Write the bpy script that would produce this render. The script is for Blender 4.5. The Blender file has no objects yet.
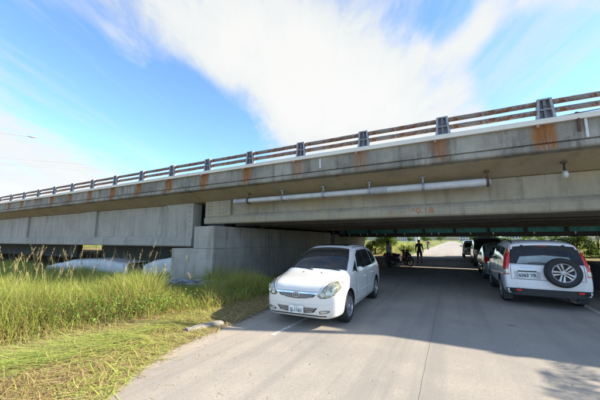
import bpy, bmesh, math, random
import numpy as np
from mathutils import Vector, Matrix, Euler
from mathutils.bvhtree import BVHTree

SC = bpy.context.scene
C = SC.collection
R = math.radians
random.seed(7)
RNG = np.random.default_rng(11)

# ------------------------------------------------------------------ camera
cam_d = bpy.data.cameras.new('camera')
cam = bpy.data.objects.new('camera', cam_d)
C.objects.link(cam)
cam_d.lens = 36.0 * 285 / 600
cam_d.sensor_width = 36.0
cam_d.clip_end = 5000
cam_d.clip_start = 0.05
cam.location = (0, 0, 1.7)
cam.rotation_euler = (R(90 + 7.99), 0, R(27.9))
SC.camera = cam

# ------------------------------------------------------------------ sun + sky
SUN_DIR = Vector((0.926, 0.377, 0)).normalized()
SUN_EL = R(29.0)
to_sun = Vector((SUN_DIR.x * math.cos(SUN_EL), SUN_DIR.y * math.cos(SUN_EL), math.sin(SUN_EL)))
sun_d = bpy.data.lights.new('sun', 'SUN')
sun_d.energy = 3.5
sun_d.angle = R(0.55)
sun_d.color = (1.0, 0.93, 0.82)
sun = bpy.data.objects.new('sun', sun_d)
C.objects.link(sun)
sun.rotation_euler = (-to_sun).to_track_quat('-Z', 'Y').to_euler()
sun.location = (30, 12, 20)

world = bpy.data.worlds.new('World')
SC.world = world
world.use_nodes = True
SC.view_settings.view_transform = 'Standard'
SC.view_settings.look = 'None'
SC.view_settings.gamma = 1.0
SC.view_settings.use_curve_mapping = False
SC.view_settings.exposure = 1.82
SC.view_settings.use_white_balance = True
SC.view_settings.white_balance_temperature = 7200
SC.view_settings.white_balance_tint = 10
SC.cycles.use_denoising = True
SC.cycles.max_bounces = 8
SC.cycles.diffuse_bounces = 5
SC.cycles.glossy_bounces = 4
SC.cycles.transmission_bounces = 4
SC.cycles.transparent_max_bounces = 6
SC.cycles.sample_clamp_indirect = 6


def build_world():
    nt = world.node_tree
    N, L = nt.nodes, nt.links
    N.clear()
    out = N.new('ShaderNodeOutputWorld')
    bg = N.new('ShaderNodeBackground')
    bg.inputs['Strength'].default_value = 0.15
    sky = N.new('ShaderNodeTexSky')
    sky.sky_type = 'NISHITA'
    sky.sun_disc = False
    sky.sun_elevation = SUN_EL
    sky.sun_rotation = math.atan2(SUN_DIR.x, SUN_DIR.y)
    sky.air_density = 0.7
    sky.dust_density = 0.2
    sky.ozone_density = 1.8
    tc = N.new('ShaderNodeTexCoord')
    nrm = N.new('ShaderNodeVectorMath'); nrm.operation = 'NORMALIZE'
    L.new(tc.outputs['Generated'], nrm.inputs[0])
    sep = N.new('ShaderNodeSeparateXYZ'); L.new(nrm.outputs[0], sep.inputs[0])

    def M(op, a, b=None, clamp=False):
        n = N.new('ShaderNodeMath'); n.operation = op; n.use_clamp = clamp
        for i, v in enumerate((a, b)):
            if v is None: continue
            if isinstance(v, (int, float)): n.inputs[i].default_value = v
            else: L.new(v, n.inputs[i])
        return n.outputs[0]
    den = M('ADD', M('MAXIMUM', sep.outputs['Z'], 0.0), 0.10)
    px = M('DIVIDE', sep.outputs['X'], den)
    py = M('DIVIDE', sep.outputs['Y'], den)
    comb = N.new('ShaderNodeCombineXYZ')
    # cirrus drawn out along one wind direction
    a = R(113)
    u = M('ADD', M('MULTIPLY', px, math.cos(a)), M('MULTIPLY', py, math.sin(a)))
    v = M('SUBTRACT', M('MULTIPLY', py, math.cos(a)), M('MULTIPLY', px, math.sin(a)))
    L.new(M('MULTIPLY', u, 0.55), comb.inputs[0]); L.new(M('MULTIPLY', v, 1.15), comb.inputs[1])
    comb2 = N.new('ShaderNodeCombineXYZ')
    L.new(M('MULTIPLY', u, 0.22), comb2.inputs[0]); L.new(M('MULTIPLY', v, 1.6), comb2.inputs[1])

    def noise(scale, detail, rough, dist, off, comb=comb):
        mp = N.new('ShaderNodeMapping'); mp.inputs['Location'].default_value = (off, off * 1.7, off * .3)
        L.new(comb.outputs[0], mp.inputs[0])
        n = N.new('ShaderNodeTexNoise'); n.inputs['Scale'].default_value = scale
        n.inputs['Detail'].default_value = detail; n.inputs['Roughness'].default_value = rough
        n.inputs['Distortion'].default_value = dist
        L.new(mp.outputs[0], n.inputs['Vector'])
        return n.outputs['Fac']
    n1 = noise(0.9, 6, 0.55, 0.4, 3.1)
    n2 = noise(2.6, 9, 0.62, 0.8, 8.4)
    n3 = noise(8.0, 8, 0.65, 0.5, 1.9)
    n4 = noise(1.7, 9, 0.68, 0.35, 5.3, comb2)
    base = M('ADD', M('ADD', M('MULTIPLY', n1, 0.40), M('MULTIPLY', n2, 0.36)), M('MULTIPLY', n3, 0.24))
    base = M('ADD', M('MULTIPLY', M('SUBTRACT', base, .5), 1.9), .63)
    # cloud banks: (direction, cos of radius, weight)
    acc = base
    for d, rad, w in CLOUDS:
        dv = N.new('ShaderNodeVectorMath'); dv.operation = 'DOT_PRODUCT'
        L.new(nrm.outputs[0], dv.inputs[0]); dv.inputs[1].default_value = Vector(d).normalized()
        mr = N.new('ShaderNodeMapRange'); mr.interpolation_type = 'SMOOTHSTEP'
        mr.inputs['From Min'].default_value = math.cos(R(rad)); mr.inputs['From Max'].default_value = 1.0
        mr.inputs['To Min'].default_value = 0; mr.inputs['To Max'].default_value = w * (.48 if w > 0 else 1.45)
        L.new(dv.outputs['Value'], mr.inputs['Value'])
        acc = M('ADD', acc, mr.outputs[0])
    cm = N.new('ShaderNodeMapRange'); cm.interpolation_type = 'SMOOTHSTEP'
    cm.inputs['From Min'].default_value = 0.42; cm.inputs['From Max'].default_value = 0.95
    L.new(acc, cm.inputs['Value'])
    ci = N.new('ShaderNodeMapRange'); ci.interpolation_type = 'SMOOTHSTEP'
    ci.inputs['From Min'].default_value = 0.46; ci.inputs['From Max'].default_value = 0.76; ci.inputs['To Max'].default_value = .6
    L.new(n4, ci.inputs['Value'])
    mask = M('MULTIPLY', M('SUBTRACT', 1.0, M('MULTIPLY', M('SUBTRACT', 1.0, cm.outputs[0]), M('SUBTRACT', 1.0, ci.outputs[0]))), 0.97)
    mix = N.new('ShaderNodeMix'); mix.data_type = 'RGBA'
    L.new(mask, mix.inputs['Factor'])
    tint = N.new('ShaderNodeMix'); tint.data_type = 'RGBA'; tint.blend_type = 'MULTIPLY'; tint.inputs['Factor'].default_value = 1.0
    tint.inputs[7].default_value = (.60, .80, .98, 1); L.new(sky.outputs[0], tint.inputs[6])
    L.new(tint.outputs[2], mix.inputs[6])
    cc = N.new('ShaderNodeMix'); cc.data_type = 'RGBA'
    cc.inputs[6].default_value = (1.5, 1.68, 1.85, 1); cc.inputs[7].default_value = (1.75, 1.85, 1.97, 1)
    thick = N.new('ShaderNodeMapRange'); thick.interpolation_type = 'SMOOTHSTEP'
    thick.inputs['From Min'].default_value = .66; thick.inputs['From Max'].default_value = 1.25
    L.new(acc, thick.inputs['Value']); L.new(thick.outputs[0], cc.inputs['Factor'])
    L.new(cc.outputs[2], mix.inputs[7])
    L.new(mix.outputs[2], bg.inputs['Color'])
    L.new(bg.outputs[0], out.inputs[0])


CLOUDS = [((-.707, .382, .596), 14, .26), ((-.615, .534, .579), 15, .36), ((-.507, .581, .636), 17, .36), ((-.52, .68, .50), 12, .2),
          ((-.443, .70, .56), 15, .30), ((-.38, .80, .46), 14, .32), ((-.436, .82, .371), 12, .30),
          ((-.257, .823, .506), 17, .34), ((-.062, .902, .427), 16, .42), ((-.279, .713, .644), 15, .26),
          ((-.2, .92, .33), 14, .34), ((.08, .92, .36), 12, .22), ((.03, .83, .56), 7, .26), ((.13, .81, .565), 7, .32), ((.20, .80, .55), 7, .30),
          ((-.934, .323, .154), 16, .55), ((-.861, .483, .161), 14, .5), ((-.99, .1, .12), 15, .45),
          ((-.851, .263, .455), 5, .12), ((-.72, .55, .30), 16, -.24), ((-.80, .45, .40), 16, -.22), ((-.87, .36, .30), 12, -.12), ((-.84, .2, .53), 11, -.16), ((.2, .87, .44), 9, -.42), ((.02, .80, .60), 5, -.2), ((.30, .86, .38), 9, -.3), ((-.09, .80, .60), 5, -.10), ((-.64, .67, .36), 12, -.22)]
build_world()

# ------------------------------------------------------------------ helpers
MATS = {}


def _nt(name):
    m = bpy.data.materials.new(name); m.use_nodes = True
    nt = m.node_tree
    b = nt.nodes['Principled BSDF']
    return m, nt, b


def _coord(nt, scale=(1, 1, 1), kind='Object'):
    tc = nt.nodes.new('ShaderNodeTexCoord')
    mp = nt.nodes.new('ShaderNodeMapping'); mp.inputs['Scale'].default_value = scale
    nt.links.new(tc.outputs[kind], mp.inputs[0])
    return mp.outputs[0]


def _noise(nt, vec, scale, detail=5, rough=0.6, dist=0.0):
    n = nt.nodes.new('ShaderNodeTexNoise')
    n.inputs['Scale'].default_value = scale; n.inputs['Detail'].default_value = detail
    n.inputs['Roughness'].default_value = rough; n.inputs['Distortion'].default_value = dist
    nt.links.new(vec, n.inputs['Vector'])
    return n.outputs['Fac']


def _ramp(nt, fac, lo, hi, a=0.0, b=1.0):
    r = nt.nodes.new('ShaderNodeMapRange'); r.interpolation_type = 'SMOOTHSTEP'
    r.inputs['From Min'].default_value = lo; r.inputs['From Max'].default_value = hi
    r.inputs['To Min'].default_value = a; r.inputs['To Max'].default_value = b
    nt.links.new(fac, r.inputs['Value'])
    return r.outputs[0]


def _mixc(nt, fac, a, b, blend='MIX'):
    m = nt.nodes.new('ShaderNodeMix'); m.data_type = 'RGBA'; m.blend_type = blend
    for sock, v in ((m.inputs[6], a), (m.inputs[7], b)):
        if isinstance(v, tuple): sock.default_value = (*v[:3], 1)
        else: nt.links.new(v, sock)
    if isinstance(fac, (int, float)): m.inputs['Factor'].default_value = fac
    else: nt.links.new(fac, m.inputs['Factor'])
    return m.outputs[2]


def _math(nt, op, a, b=None, clamp=False):
    n = nt.nodes.new('ShaderNodeMath'); n.operation = op; n.use_clamp = clamp
    for i, v in enumerate((a, b)):
        if v is None: continue
        if isinstance(v, (int, float)): n.inputs[i].default_value = v
        else: nt.links.new(v, n.inputs[i])
    return n.outputs[0]


def _bump(nt, b, fac, strength, dist=0.01):
    bp = nt.nodes.new('ShaderNodeBump'); bp.inputs['Strength'].default_value = strength
    bp.inputs['Distance'].default_value = dist
    nt.links.new(fac, bp.inputs['Height']); nt.links.new(bp.outputs[0], b.inputs['Normal'])


def pmat(name, col, rough=.6, metal=0.0, var=.12, scale=6, bump=0.0, bscale=60, coat=0.0, spec=.5):
    """plain surface with a little uneven tone, roughness and relief"""
    if name in MATS: return MATS[name]
    m, nt, b = _nt(name)
    v = _coord(nt)
    n = _noise(nt, v, scale)
    c = _mixc(nt, _ramp(nt, n, .3, .7), tuple(x * (1 - var) for x in col), tuple(min(1, x * (1 + var)) for x in col))
    nt.links.new(c, b.inputs['Base Color'])
    nt.links.new(_ramp(nt, _noise(nt, v, scale * 3.1), .2, .8, max(0.02, rough * .85), min(1, rough * 1.15)), b.inputs['Roughness'])
    b.inputs['Metallic'].default_value = metal
    b.inputs['Specular IOR Level'].default_value = spec
    b.inputs['Coat Weight'].default_value = coat
    b.inputs['Coat Roughness'].default_value = .04
    if bump: _bump(nt, b, _noise(nt, v, bscale), bump, .01)
    MATS[name] = m
    return m


def concrete(name, col, dark, stain=.5, streak=.5, bump=.25, warm=None, rust=None, boards=None, slo=.48):
    """weathered concrete: blotches, run-down streaks, pores; rust = (x0, spacing) of stains under posts"""
    m, nt, b = _nt(name)
    v = _coord(nt)
    n = _noise(nt, v, .8, 8, .65)
    c = _mixc(nt, _ramp(nt, n, .35, .68, 0, stain), col, dark)
    vs = _coord(nt, (2.2, 2.2, .22))
    c = _mixc(nt, _ramp(nt, _noise(nt, vs, 1.6, 7, .7), slo, slo + .22, 0, streak), c, tuple(x * .45 for x in dark))
    if warm:
        c = _mixc(nt, _ramp(nt, _noise(nt, _coord(nt, (.5, .5, 1.2)), 1.1, 6, .6), .45, .7, 0, .75), c, warm)
    c = _mixc(nt, _ramp(nt, _noise(nt, v, 45, 4, .7), .3, .75, 0, .35), c, tuple(min(1, x * 1.35) for x in col))
    if rust:
        x0, sp, zlo, zhi = rust
        sx = nt.nodes.new('ShaderNodeSeparateXYZ'); nt.links.new(v, sx.inputs[0])
        wob = _math(nt, 'MULTIPLY', _math(nt, 'SUBTRACT', _noise(nt, _coord(nt, (1.3, 1.3, 1.0)), 2.0, 4), .5), .30)
        t = _math(nt, 'DIVIDE', _math(nt, 'SUBTRACT', _math(nt, 'ADD', sx.outputs['X'], wob), x0), sp)
        fr = _math(nt, 'ABSOLUTE', _math(nt, 'SUBTRACT', _math(nt, 'FRACT', t), .5))
        band = _math(nt, 'MULTIPLY', _ramp(nt, fr, .02, .15, 1, 0), _ramp(nt, sx.outputs['Z'], 3.9, 4.0))
        wn = nt.nodes.new('ShaderNodeTexWhiteNoise'); wn.noise_dimensions = '1D'
        nt.links.new(_math(nt, 'FLOOR', t), wn.inputs['W'])
        amt = _ramp(nt, wn.outputs['Value'], .05, .6, .45, 1)
        drip = _math(nt, 'MULTIPLY', _math(nt, 'SUBTRACT', 4.6, sx.outputs['Z']), .30)
        rs = _ramp(nt, _math(nt, 'SUBTRACT', _noise(nt, _coord(nt, (11, 11, .30)), 1.4, 6, .65), drip), .22, .42)
        f = _math(nt, 'MULTIPLY', _math(nt, 'MULTIPLY', band, rs), amt, True)
        rc = _mixc(nt, _noise(nt, _coord(nt, (9, 9, 1)), 1.0), (.09, .04, .02), (.42, .18, .06))
        c = _mixc(nt, _math(nt, 'MULTIPLY', f, 1.5, True), c, rc)
    if boards:
        # lines left by the shuttering boards
        sb = nt.nodes.new('ShaderNodeSeparateXYZ'); nt.links.new(v, sb.inputs[0])
        for ax, sp in zip('XYZ', boards):
            if not sp: continue
            fr = _math(nt, 'ABSOLUTE', _math(nt, 'SUBTRACT', _math(nt, 'FRACT', _math(nt, 'DIVIDE', sb.outputs[ax], sp)), .5))
            ln = _math(nt, 'MULTIPLY', _ramp(nt, fr, .5 - .012 / sp, .5, 0, .55), _ramp(nt, _noise(nt, v, 3, 5), .35, .6))
            c = _mixc(nt, ln, c, tuple(x * .35 for x in dark))
    nt.links.new(c, b.inputs['Base Color'])
    b.inputs['Roughness'].default_value = .88
    b.inputs['Specular IOR Level'].default_value = .25
    h = _math(nt, 'ADD', _noise(nt, v, 60, 5, .7), _math(nt, 'MULTIPLY', _noise(nt, v, 6, 4), 1.5))
    _bump(nt, b, h, bump, .012)
    MATS[name] = m
    return m


def rusty(name):
    m, nt, b = _nt(name)
    v = _coord(nt)
    n = _noise(nt, v, 7, 8, .7)
    n2 = _noise(nt, v, 24, 6, .7)
    c = _mixc(nt, _ramp(nt, n2, .35, .65), (.075, .028, .015), (.26, .10, .045))
    c = _mixc(nt, _ramp(nt, n, .42, .56), c, (.20, .185, .17))
    c = _mixc(nt, _ramp(nt, _noise(nt, v, 13, 5), .57, .66), c, (.30, .275, .25))
    nt.links.new(c, b.inputs['Base Color'])
    b.inputs['Roughness'].default_value = .8
    _bump(nt, b, n2, .5, .01)
    MATS[name] = m
    return m


class MB:
    """collects boxes, prisms, tubes and lathes into one mesh"""
    def __init__(s): s.v = []; s.f = []; s.m = []

    def add(s, vs, fs, mi=0):
        o = len(s.v); s.v += [tuple(p) for p in vs]; s.f += [tuple(i + o for i in f) for f in fs]; s.m += [mi] * len(fs)
        return s

    def box(s, x0, x1, y0, y1, z0, z1, mi=0):
        v = [(x, y, z) for x in (x0, x1) for y in (y0, y1) for z in (z0, z1)]
        return s.add(v, [(0, 1, 3, 2), (4, 6, 7, 5), (0, 4, 5, 1), (2, 3, 7, 6), (0, 2, 6, 4), (1, 5, 7, 3)], mi)

    def prism(s, poly, a, b, axis='x', mi=0):
        """poly: closed 2D outline; axis x -> (y,z), y -> (x,z), z -> (x,y)"""
        n = len(poly)
        def P(p, t):
            return (t, p[0], p[1]) if axis == 'x' else (p[0], t, p[1]) if axis == 'y' else (p[0], p[1], t)
        v = [P(p, a) for p in poly] + [P(p, b) for p in poly]
        f = [(i, (i + 1) % n, n + (i + 1) % n, n + i) for i in range(n)] + [tuple(range(n - 1, -1, -1)), tuple(range(n, 2 * n))]
        return s.add(v, f, mi)

    def tube(s, pts, r, n=10, mi=0, cap=True):
        pts = [Vector(p) for p in pts]
        rs = r if isinstance(r, (list, tuple)) else [r] * len(pts)
        rings = []
        up = None
        for i, p in enumerate(pts):
            d = (pts[min(i + 1, len(pts) - 1)] - pts[max(i - 1, 0)]).normalized()
            if up is None:
                up = Vector((0, 0, 1)) if abs(d.z) < .9 else Vector((1, 0, 0))
            a = d.cross(up)
            if a.length < 1e-4: a = d.cross(Vector((0, 1, 0)))
            a.normalize(); b2 = a.cross(d).normalized(); up = b2
            rings.append([p + (a * math.cos(t) + b2 * math.sin(t)) * rs[i] for t in (2 * math.pi * k / n for k in range(n))])
        v = [q for rg in rings for q in rg]
        f = [(i * n + k, i * n + (k + 1) % n, (i + 1) * n + (k + 1) % n, (i + 1) * n + k) for i in range(len(pts) - 1) for k in range(n)]
        if cap: f += [tuple(range(n - 1, -1, -1)), tuple(range((len(pts) - 1) * n, len(pts) * n))]
        return s.add(v, f, mi)

    def lathe(s, prof, c=(0, 0, 0), n=28, axis='y', mi=0, closed=False):
        """prof: (radius, offset along the axis)"""
        v = []
        for (r, h) in prof:
            for k in range(n):
                t = 2 * math.pi * k / n; a, b2 = r * math.cos(t), r * math.sin(t)
                p = (a, h, b2) if axis == 'y' else (h, a, b2) if axis == 'x' else (a, b2, h)
                v.append((c[0] + p[0], c[1] + p[1], c[2] + p[2]))
        m = len(prof); f = []
        for i in range(m if closed else m - 1):
            j = (i + 1) % m
            for k in range(n): f.append((i * n + k, i * n + (k + 1) % n, j * n + (k + 1) % n, j * n + k))
        return s.add(v, f, mi)

    def build(s, name, mat, parent=None, smooth=False, bevel=0.0, loc=None, sharp=40):
        me = bpy.data.meshes.new(name)
        me.from_pydata(s.v, [], s.f)
        mats = mat if isinstance(mat, (list, tuple)) else [mat]
        for m in mats: me.materials.append(m)
        if len(mats) > 1: me.polygons.foreach_set('material_index', s.m)
        bm = bmesh.new(); bm.from_mesh(me)
        bmesh.ops.recalc_face_normals(bm, faces=bm.faces[:])
        if bevel:
            eds = [e for e in bm.edges if len(e.link_faces) == 2 and e.calc_face_angle(0) > R(30)]
            bmesh.ops.bevel(bm, geom=eds, offset=bevel, segments=2, affect='EDGES', clamp_overlap=True)
        bm.to_mesh(me); bm.free()
        if smooth:
            me.polygons.foreach_set('use_smooth', [True] * len(me.polygons))
            try: me.set_sharp_from_angle(angle=R(sharp))
            except Exception: pass
        o = bpy.data.objects.new(name, me); C.objects.link(o)
        if parent: o.parent = parent
        if loc: o.location = loc
        return o


def tag(o, label=None, cat=None, group=None, kind=None):
    if label: o['label'] = label
    if cat: o['category'] = cat
    if group: o['group'] = group
    if kind: o['kind'] = kind
    return o


def empty(name, loc=(0, 0, 0), rz=0, label=None, cat=None, group=None):
    o = bpy.data.objects.new(name, None); C.objects.link(o)
    o.empty_display_size = .2
    o.location = loc; o.rotation_euler = (0, 0, rz)
    return tag(o, label, cat, group)


def copy_part(o, parent, loc=None):
    c = o.copy(); C.objects.link(c); c.parent = parent
    if loc is not None: c.location = loc
    return c


def copy_tree(o, parent=None):
    c = o.copy(); C.objects.link(c); c.parent = parent
    for ch in [x for x in C.objects if x.parent == o]: copy_tree(ch, c)
    return c


def raw_mesh(name, verts, faces_flat, nper, mat, col=None, parent=None, smooth=False):
    """fast numpy mesh: verts (n,3), faces_flat int array with loop counts nper"""
    me = bpy.data.meshes.new(name)
    me.vertices.add(len(verts)); me.vertices.foreach_set('co', np.asarray(verts, np.float32).ravel())
    me.loops.add(len(faces_flat)); me.loops.foreach_set('vertex_index', np.asarray(faces_flat, np.int32))
    nper = np.asarray(nper, np.int32)
    st = np.concatenate([[0], np.cumsum(nper)[:-1]]).astype(np.int32)
    me.polygons.add(len(nper)); me.polygons.foreach_set('loop_start', st); me.polygons.foreach_set('loop_total', nper)
    me.update(calc_edges=True); me.validate()
    if col is not None:
        at = me.color_attributes.new('tone', 'FLOAT_COLOR', 'POINT')
        c4 = np.ones((len(verts), 4), np.float32); c4[:, :3] = col
        at.data.foreach_set('color', c4.ravel())
    me.materials.append(mat)
    if smooth: me.polygons.foreach_set('use_smooth', [True] * len(me.polygons))
    o = bpy.data.objects.new(name, me); C.objects.link(o)
    if parent: o.parent = parent
    return o


def leafmat(name, trans=.35, rough=.6):
    """leaf or blade: colour of its own from the 'tone' attribute, light passes through"""
    if name in MATS: return MATS[name]
    m, nt, b = _nt(name)
    a = nt.nodes.new('ShaderNodeVertexColor'); a.layer_name = 'tone'
    nt.links.new(a.outputs['Color'], b.inputs['Base Color'])
    b.inputs['Roughness'].default_value = rough
    b.inputs['Specular IOR Level'].default_value = .3
    t = nt.nodes.new('ShaderNodeBsdfTranslucent'); nt.links.new(a.outputs['Color'], t.inputs['Color'])
    mx = nt.nodes.new('ShaderNodeMixShader'); mx.inputs[0].default_value = trans
    out = nt.nodes['Material Output']
    nt.links.new(b.outputs[0], mx.inputs[1]); nt.links.new(t.outputs[0], mx.inputs[2]); nt.links.new(mx.outputs[0], out.inputs['Surface'])
    MATS[name] = m
    return m


def text_mesh(name, s, size, mat, parent=None, bold=0.0, xscale=1.0):
    cu = bpy.data.curves.new(name, 'FONT'); cu.body = s; cu.size = size; cu.align_x = 'CENTER'; cu.align_y = 'CENTER'
    cu.offset = bold; cu.extrude = .0015
    cu.resolution_u = 3
    o = bpy.data.objects.new(name, cu); C.objects.link(o)
    me = bpy.data.meshes.new_from_object(o.evaluated_get(bpy.context.evaluated_depsgraph_get()))
    C.objects.unlink(o); bpy.data.objects.remove(o)
    for v in me.vertices: v.co.x *= xscale
    me.materials.clear(); me.materials.append(mat)
    o = bpy.data.objects.new(name, me); C.objects.link(o)
    if parent: o.parent = parent
    return o


def baked(o):
    """mesh of an object after its modifiers"""
    bpy.context.view_layer.update()
    return bpy.data.meshes.new_from_object(o.evaluated_get(bpy.context.evaluated_depsgraph_get()))

# ================================================================== GROUND
def road_mat():
    m, nt, b = _nt('road_concrete')
    v = _coord(nt)
    n = _noise(nt, v, .55, 8, .62, .3)
    c = _mixc(nt, _ramp(nt, n, .32, .70), (.40, .365, .31), (.30, .28, .25))
    # sandy dust drifted in patches along the left edge and between the wheel tracks
    sx = nt.nodes.new('ShaderNodeSeparateXYZ'); nt.links.new(v, sx.inputs[0])
    e = _ramp(nt, _math(nt, 'ADD', sx.outputs['X'], _math(nt, 'MULTIPLY', _noise(nt, v, 1.6, 7, .7), 2.2)), -3.4, -1.2, 1, 0)
    c = _mixc(nt, _math(nt, 'MULTIPLY', e, .8), c, (.47, .39, .30))
    c = _mixc(nt, _ramp(nt, _noise(nt, v, 2.3, 8, .7), .50, .70, 0, .4), c, (.50, .45, .37))
    # tyre-darkened lanes running with the road
    tr = _noise(nt, _coord(nt, (1.5, .06, 1)), 1.5, 5, .6)
    c = _mixc(nt, _ramp(nt, tr, .46, .64, 0, .42), c, (.20, .195, .19))
    # exposed grit
    g = _noise(nt, v, 95, 3, .8)
    c = _mixc(nt, _ramp(nt, g, .52, .70, 0, .6), c, (.15, .14, .125))
    c = _mixc(nt, _ramp(nt, _noise(nt, v, 70, 3, .8), .60, .74, 0, .6), c, (.56, .52, .46))
    c = _mixc(nt, _ramp(nt, _noise(nt, v, 30, 4, .75), .35, .65, 0, .5), c, (.24, .22, .195))
    # oil drips
    vo = nt.nodes.new('ShaderNodeTexVoronoi'); vo.inputs['Scale'].default_value = .8; nt.links.new(v, vo.inputs['Vector'])
    c = _mixc(nt, _ramp(nt, vo.outputs['Distance'], .025, .10, .5, 0), c, (.07, .047, .045))
    # hairline cracks
    vc = nt.nodes.new('ShaderNodeTexVoronoi'); vc.feature = 'DISTANCE_TO_EDGE'; vc.inputs['Scale'].default_value = .33
    dv = nt.nodes.new('ShaderNodeVectorMath'); dv.operation = 'ADD'
    nz = nt.nodes.new('ShaderNodeTexNoise'); nz.inputs['Scale'].default_value = 1.2; nz.inputs['Detail'].default_value = 6
    nt.links.new(v, nz.inputs['Vector']); nt.links.new(v, dv.inputs[0]); nt.links.new(nz.outputs['Color'], dv.inputs[1])
    nt.links.new(dv.outputs[0], vc.inputs['Vector'])
    c = _mixc(nt, _ramp(nt, vc.outputs['Distance'], .0, .0015, .18, 0), c, (.14, .13, .12))
    nt.links.new(c, b.inputs['Base Color'])
    b.inputs['Roughness'].default_value = .85
    b.inputs['Specular IOR Level'].default_value = .3
    h = _math(nt, 'ADD', _noise(nt, v, 110, 4, .75), _math(nt, 'MULTIPLY', _noise(nt, v, 9, 4), .8))
    _bump(nt, b, h, .45, .008)
    return m


def soil_mat():
    m, nt, b = _nt('soil_and_turf')
    v = _coord(nt)
    c = _mixc(nt, _ramp(nt, _noise(nt, v, 1.2, 8, .65), .35, .65), (.21, .15, .085), (.30, .235, .13))
    c = _mixc(nt, _ramp(nt, _noise(nt, v, 6, 6, .7), .5, .68, 0, .7), c, (.12, .13, .035))
    sx = nt.nodes.new('ShaderNodeSeparateXYZ'); nt.links.new(v, sx.inputs[0])
    far = _ramp(nt, sx.outputs['Y'], 30, 42)
    fld = _mixc(nt, _ramp(nt, _noise(nt, _coord(nt, (.12, .05, 1)), 1.0, 6, .6), .4, .6), (.09, .14, .03), (.25, .24, .09))
    c = _mixc(nt, far, c, fld)
    nt.links.new(c, b.inputs['Base Color'])
    b.inputs['Roughness'].default_value = .95
    b.inputs['Specular IOR Level'].default_value = .15
    _bump(nt, b, _noise(nt, v, 30, 6, .7), .6, .03)
    return m


M_ROAD = road_mat()
M_SOIL = soil_mat()


def left_edge(y):
    """left edge of the paved strip"""
    pts = [(-40, -3.0), (0, -3.05), (1.9, -3.5), (2.5, -3.88), (3.3, -4.18), (5.2, -4.28), (9, -4.6), (14, -4.7), (20, -4.4), (34, -4.3), (45, -4.3), (400, -4.3)]
    for (a, xa), (b, xb) in zip(pts, pts[1:]):
        if a <= y <= b: return xa + (xb - xa) * (y - a) / (b - a)
    return pts[-1][1]


def ground_h(x, y):
    z = -.03
    d = left_edge(y) - x
    if d > 0:
        z += .06 * min(1, d / .5)
        z -= .55 * min(1, max(0, (d - 1.6) / 5)) * (1 if y < 30 else max(0, 1 - (y - 30) / 8))
    if x > 5 and y > 34: z += .1
    return z


xs = sorted(set([-900, -500, -300, -200, -140, -100, -80] + list(np.arange(-70, -14, 3.0)) + list(np.arange(-14, -3, .35)) + list(np.arange(-3, 8, 1.0)) + [8, 10, 14, 20, 30, 45, 70, 120, 250, 500, 900]))
ys = sorted(set([-200, -80, -40, -20, -10] + list(np.arange(-5, 12, .4)) + list(np.arange(12, 40, 1.5)) + [42, 50, 70, 100, 150, 250, 400, 700, 1200, 2500]))
V = []; F = []
for j, y in enumerate(ys):
    for i, x in enumerate(xs):
        near = -14 < x < -4.8 and y < 12
        V.append((x, y, ground_h(x, y) + (random.uniform(-.02, .02) if near else 0)))
for j in range(len(ys) - 1):
    for i in range(len(xs) - 1):
        a = j * len(xs) + i
        F.append((a, a + 1, a + 1 + len(xs), a + len(xs)))
mb = MB(); mb.v = V; mb.f = F; mb.m = [0] * len(F)
g = mb.build('ground', M_SOIL, smooth=True)
tag(g, kind='structure')

# the road: cast concrete slabs with a joint between the lanes
def slab(name, xl, xr, y0, y1, parent):
    yv = [y for y in np.arange(y0, y1, .25 if y0 < 30 else 12)] + [y1]
    V = []; F = []
    for y in yv:
        a = xl(y); b = xr(y)
        V += [(a, y, 0), (b, y, 0), (b, y, -.14), (a, y, -.14)]
    for i in range(len(yv) - 1):
        o = i * 4
        F += [(o, o + 1, o + 5, o + 4), (o + 1, o + 2, o + 6, o + 5), (o + 3, o, o + 4, o + 7)]
    F += [(0, 3, 2, 1), (len(V) - 4, len(V) - 3, len(V) - 2, len(V) - 1)]
    mb = MB(); mb.v = V; mb.f = F; mb.m = [0] * len(F)
    return mb.build(name, M_ROAD, parent)


road = empty('road'); tag(road, kind='structure')
edge_n = lambda y: left_edge(y) + .05 * math.sin(y * 5.1) + .04 * math.sin(y * 11.7 + 1) + .03 * math.sin(y * 23)
cj = lambda y: -.44 + .003 * math.sin(y * 2.3) + .003 * math.sin(y * 9)
cuts = [-40, 14.2, 36, 400]
for a, b in zip(cuts, cuts[1:]):
    slab('slab', edge_n, lambda y: cj(y) - .0028, a + .008, b - .008, road)
    slab('slab', lambda y: cj(y) + .0028, lambda y: 3.92, a + .008, b - .008, road)
# right-hand strip between the slabs and the low wall
tag(MB().box(-.455, -.425, -40, 60, -.05, -.004).build('joint_filler', pmat('joint_filler', (.20, .185, .165), .9), road), None)
rs = MB(); rs.box(3.935, 40, -40, 8.0, -.14, -.012); 
o = rs.build('pavement', M_ROAD); tag(o, kind='structure')

M_PAINT = None
def paint_mat():
    m, nt, b = _nt('worn_road_paint')
    v = _coord(nt)
    c = _mixc(nt, _ramp(nt, _noise(nt, v, 14, 7, .75), .46, .60), (.62, .61, .58), (.27, .25, .23))
    nt.links.new(c, b.inputs['Base Color']); b.inputs['Roughness'].default_value = .8
    _bump(nt, b, _noise(nt, v, 60), .3, .004)
    return m
M_PAINT = paint_mat()


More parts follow.
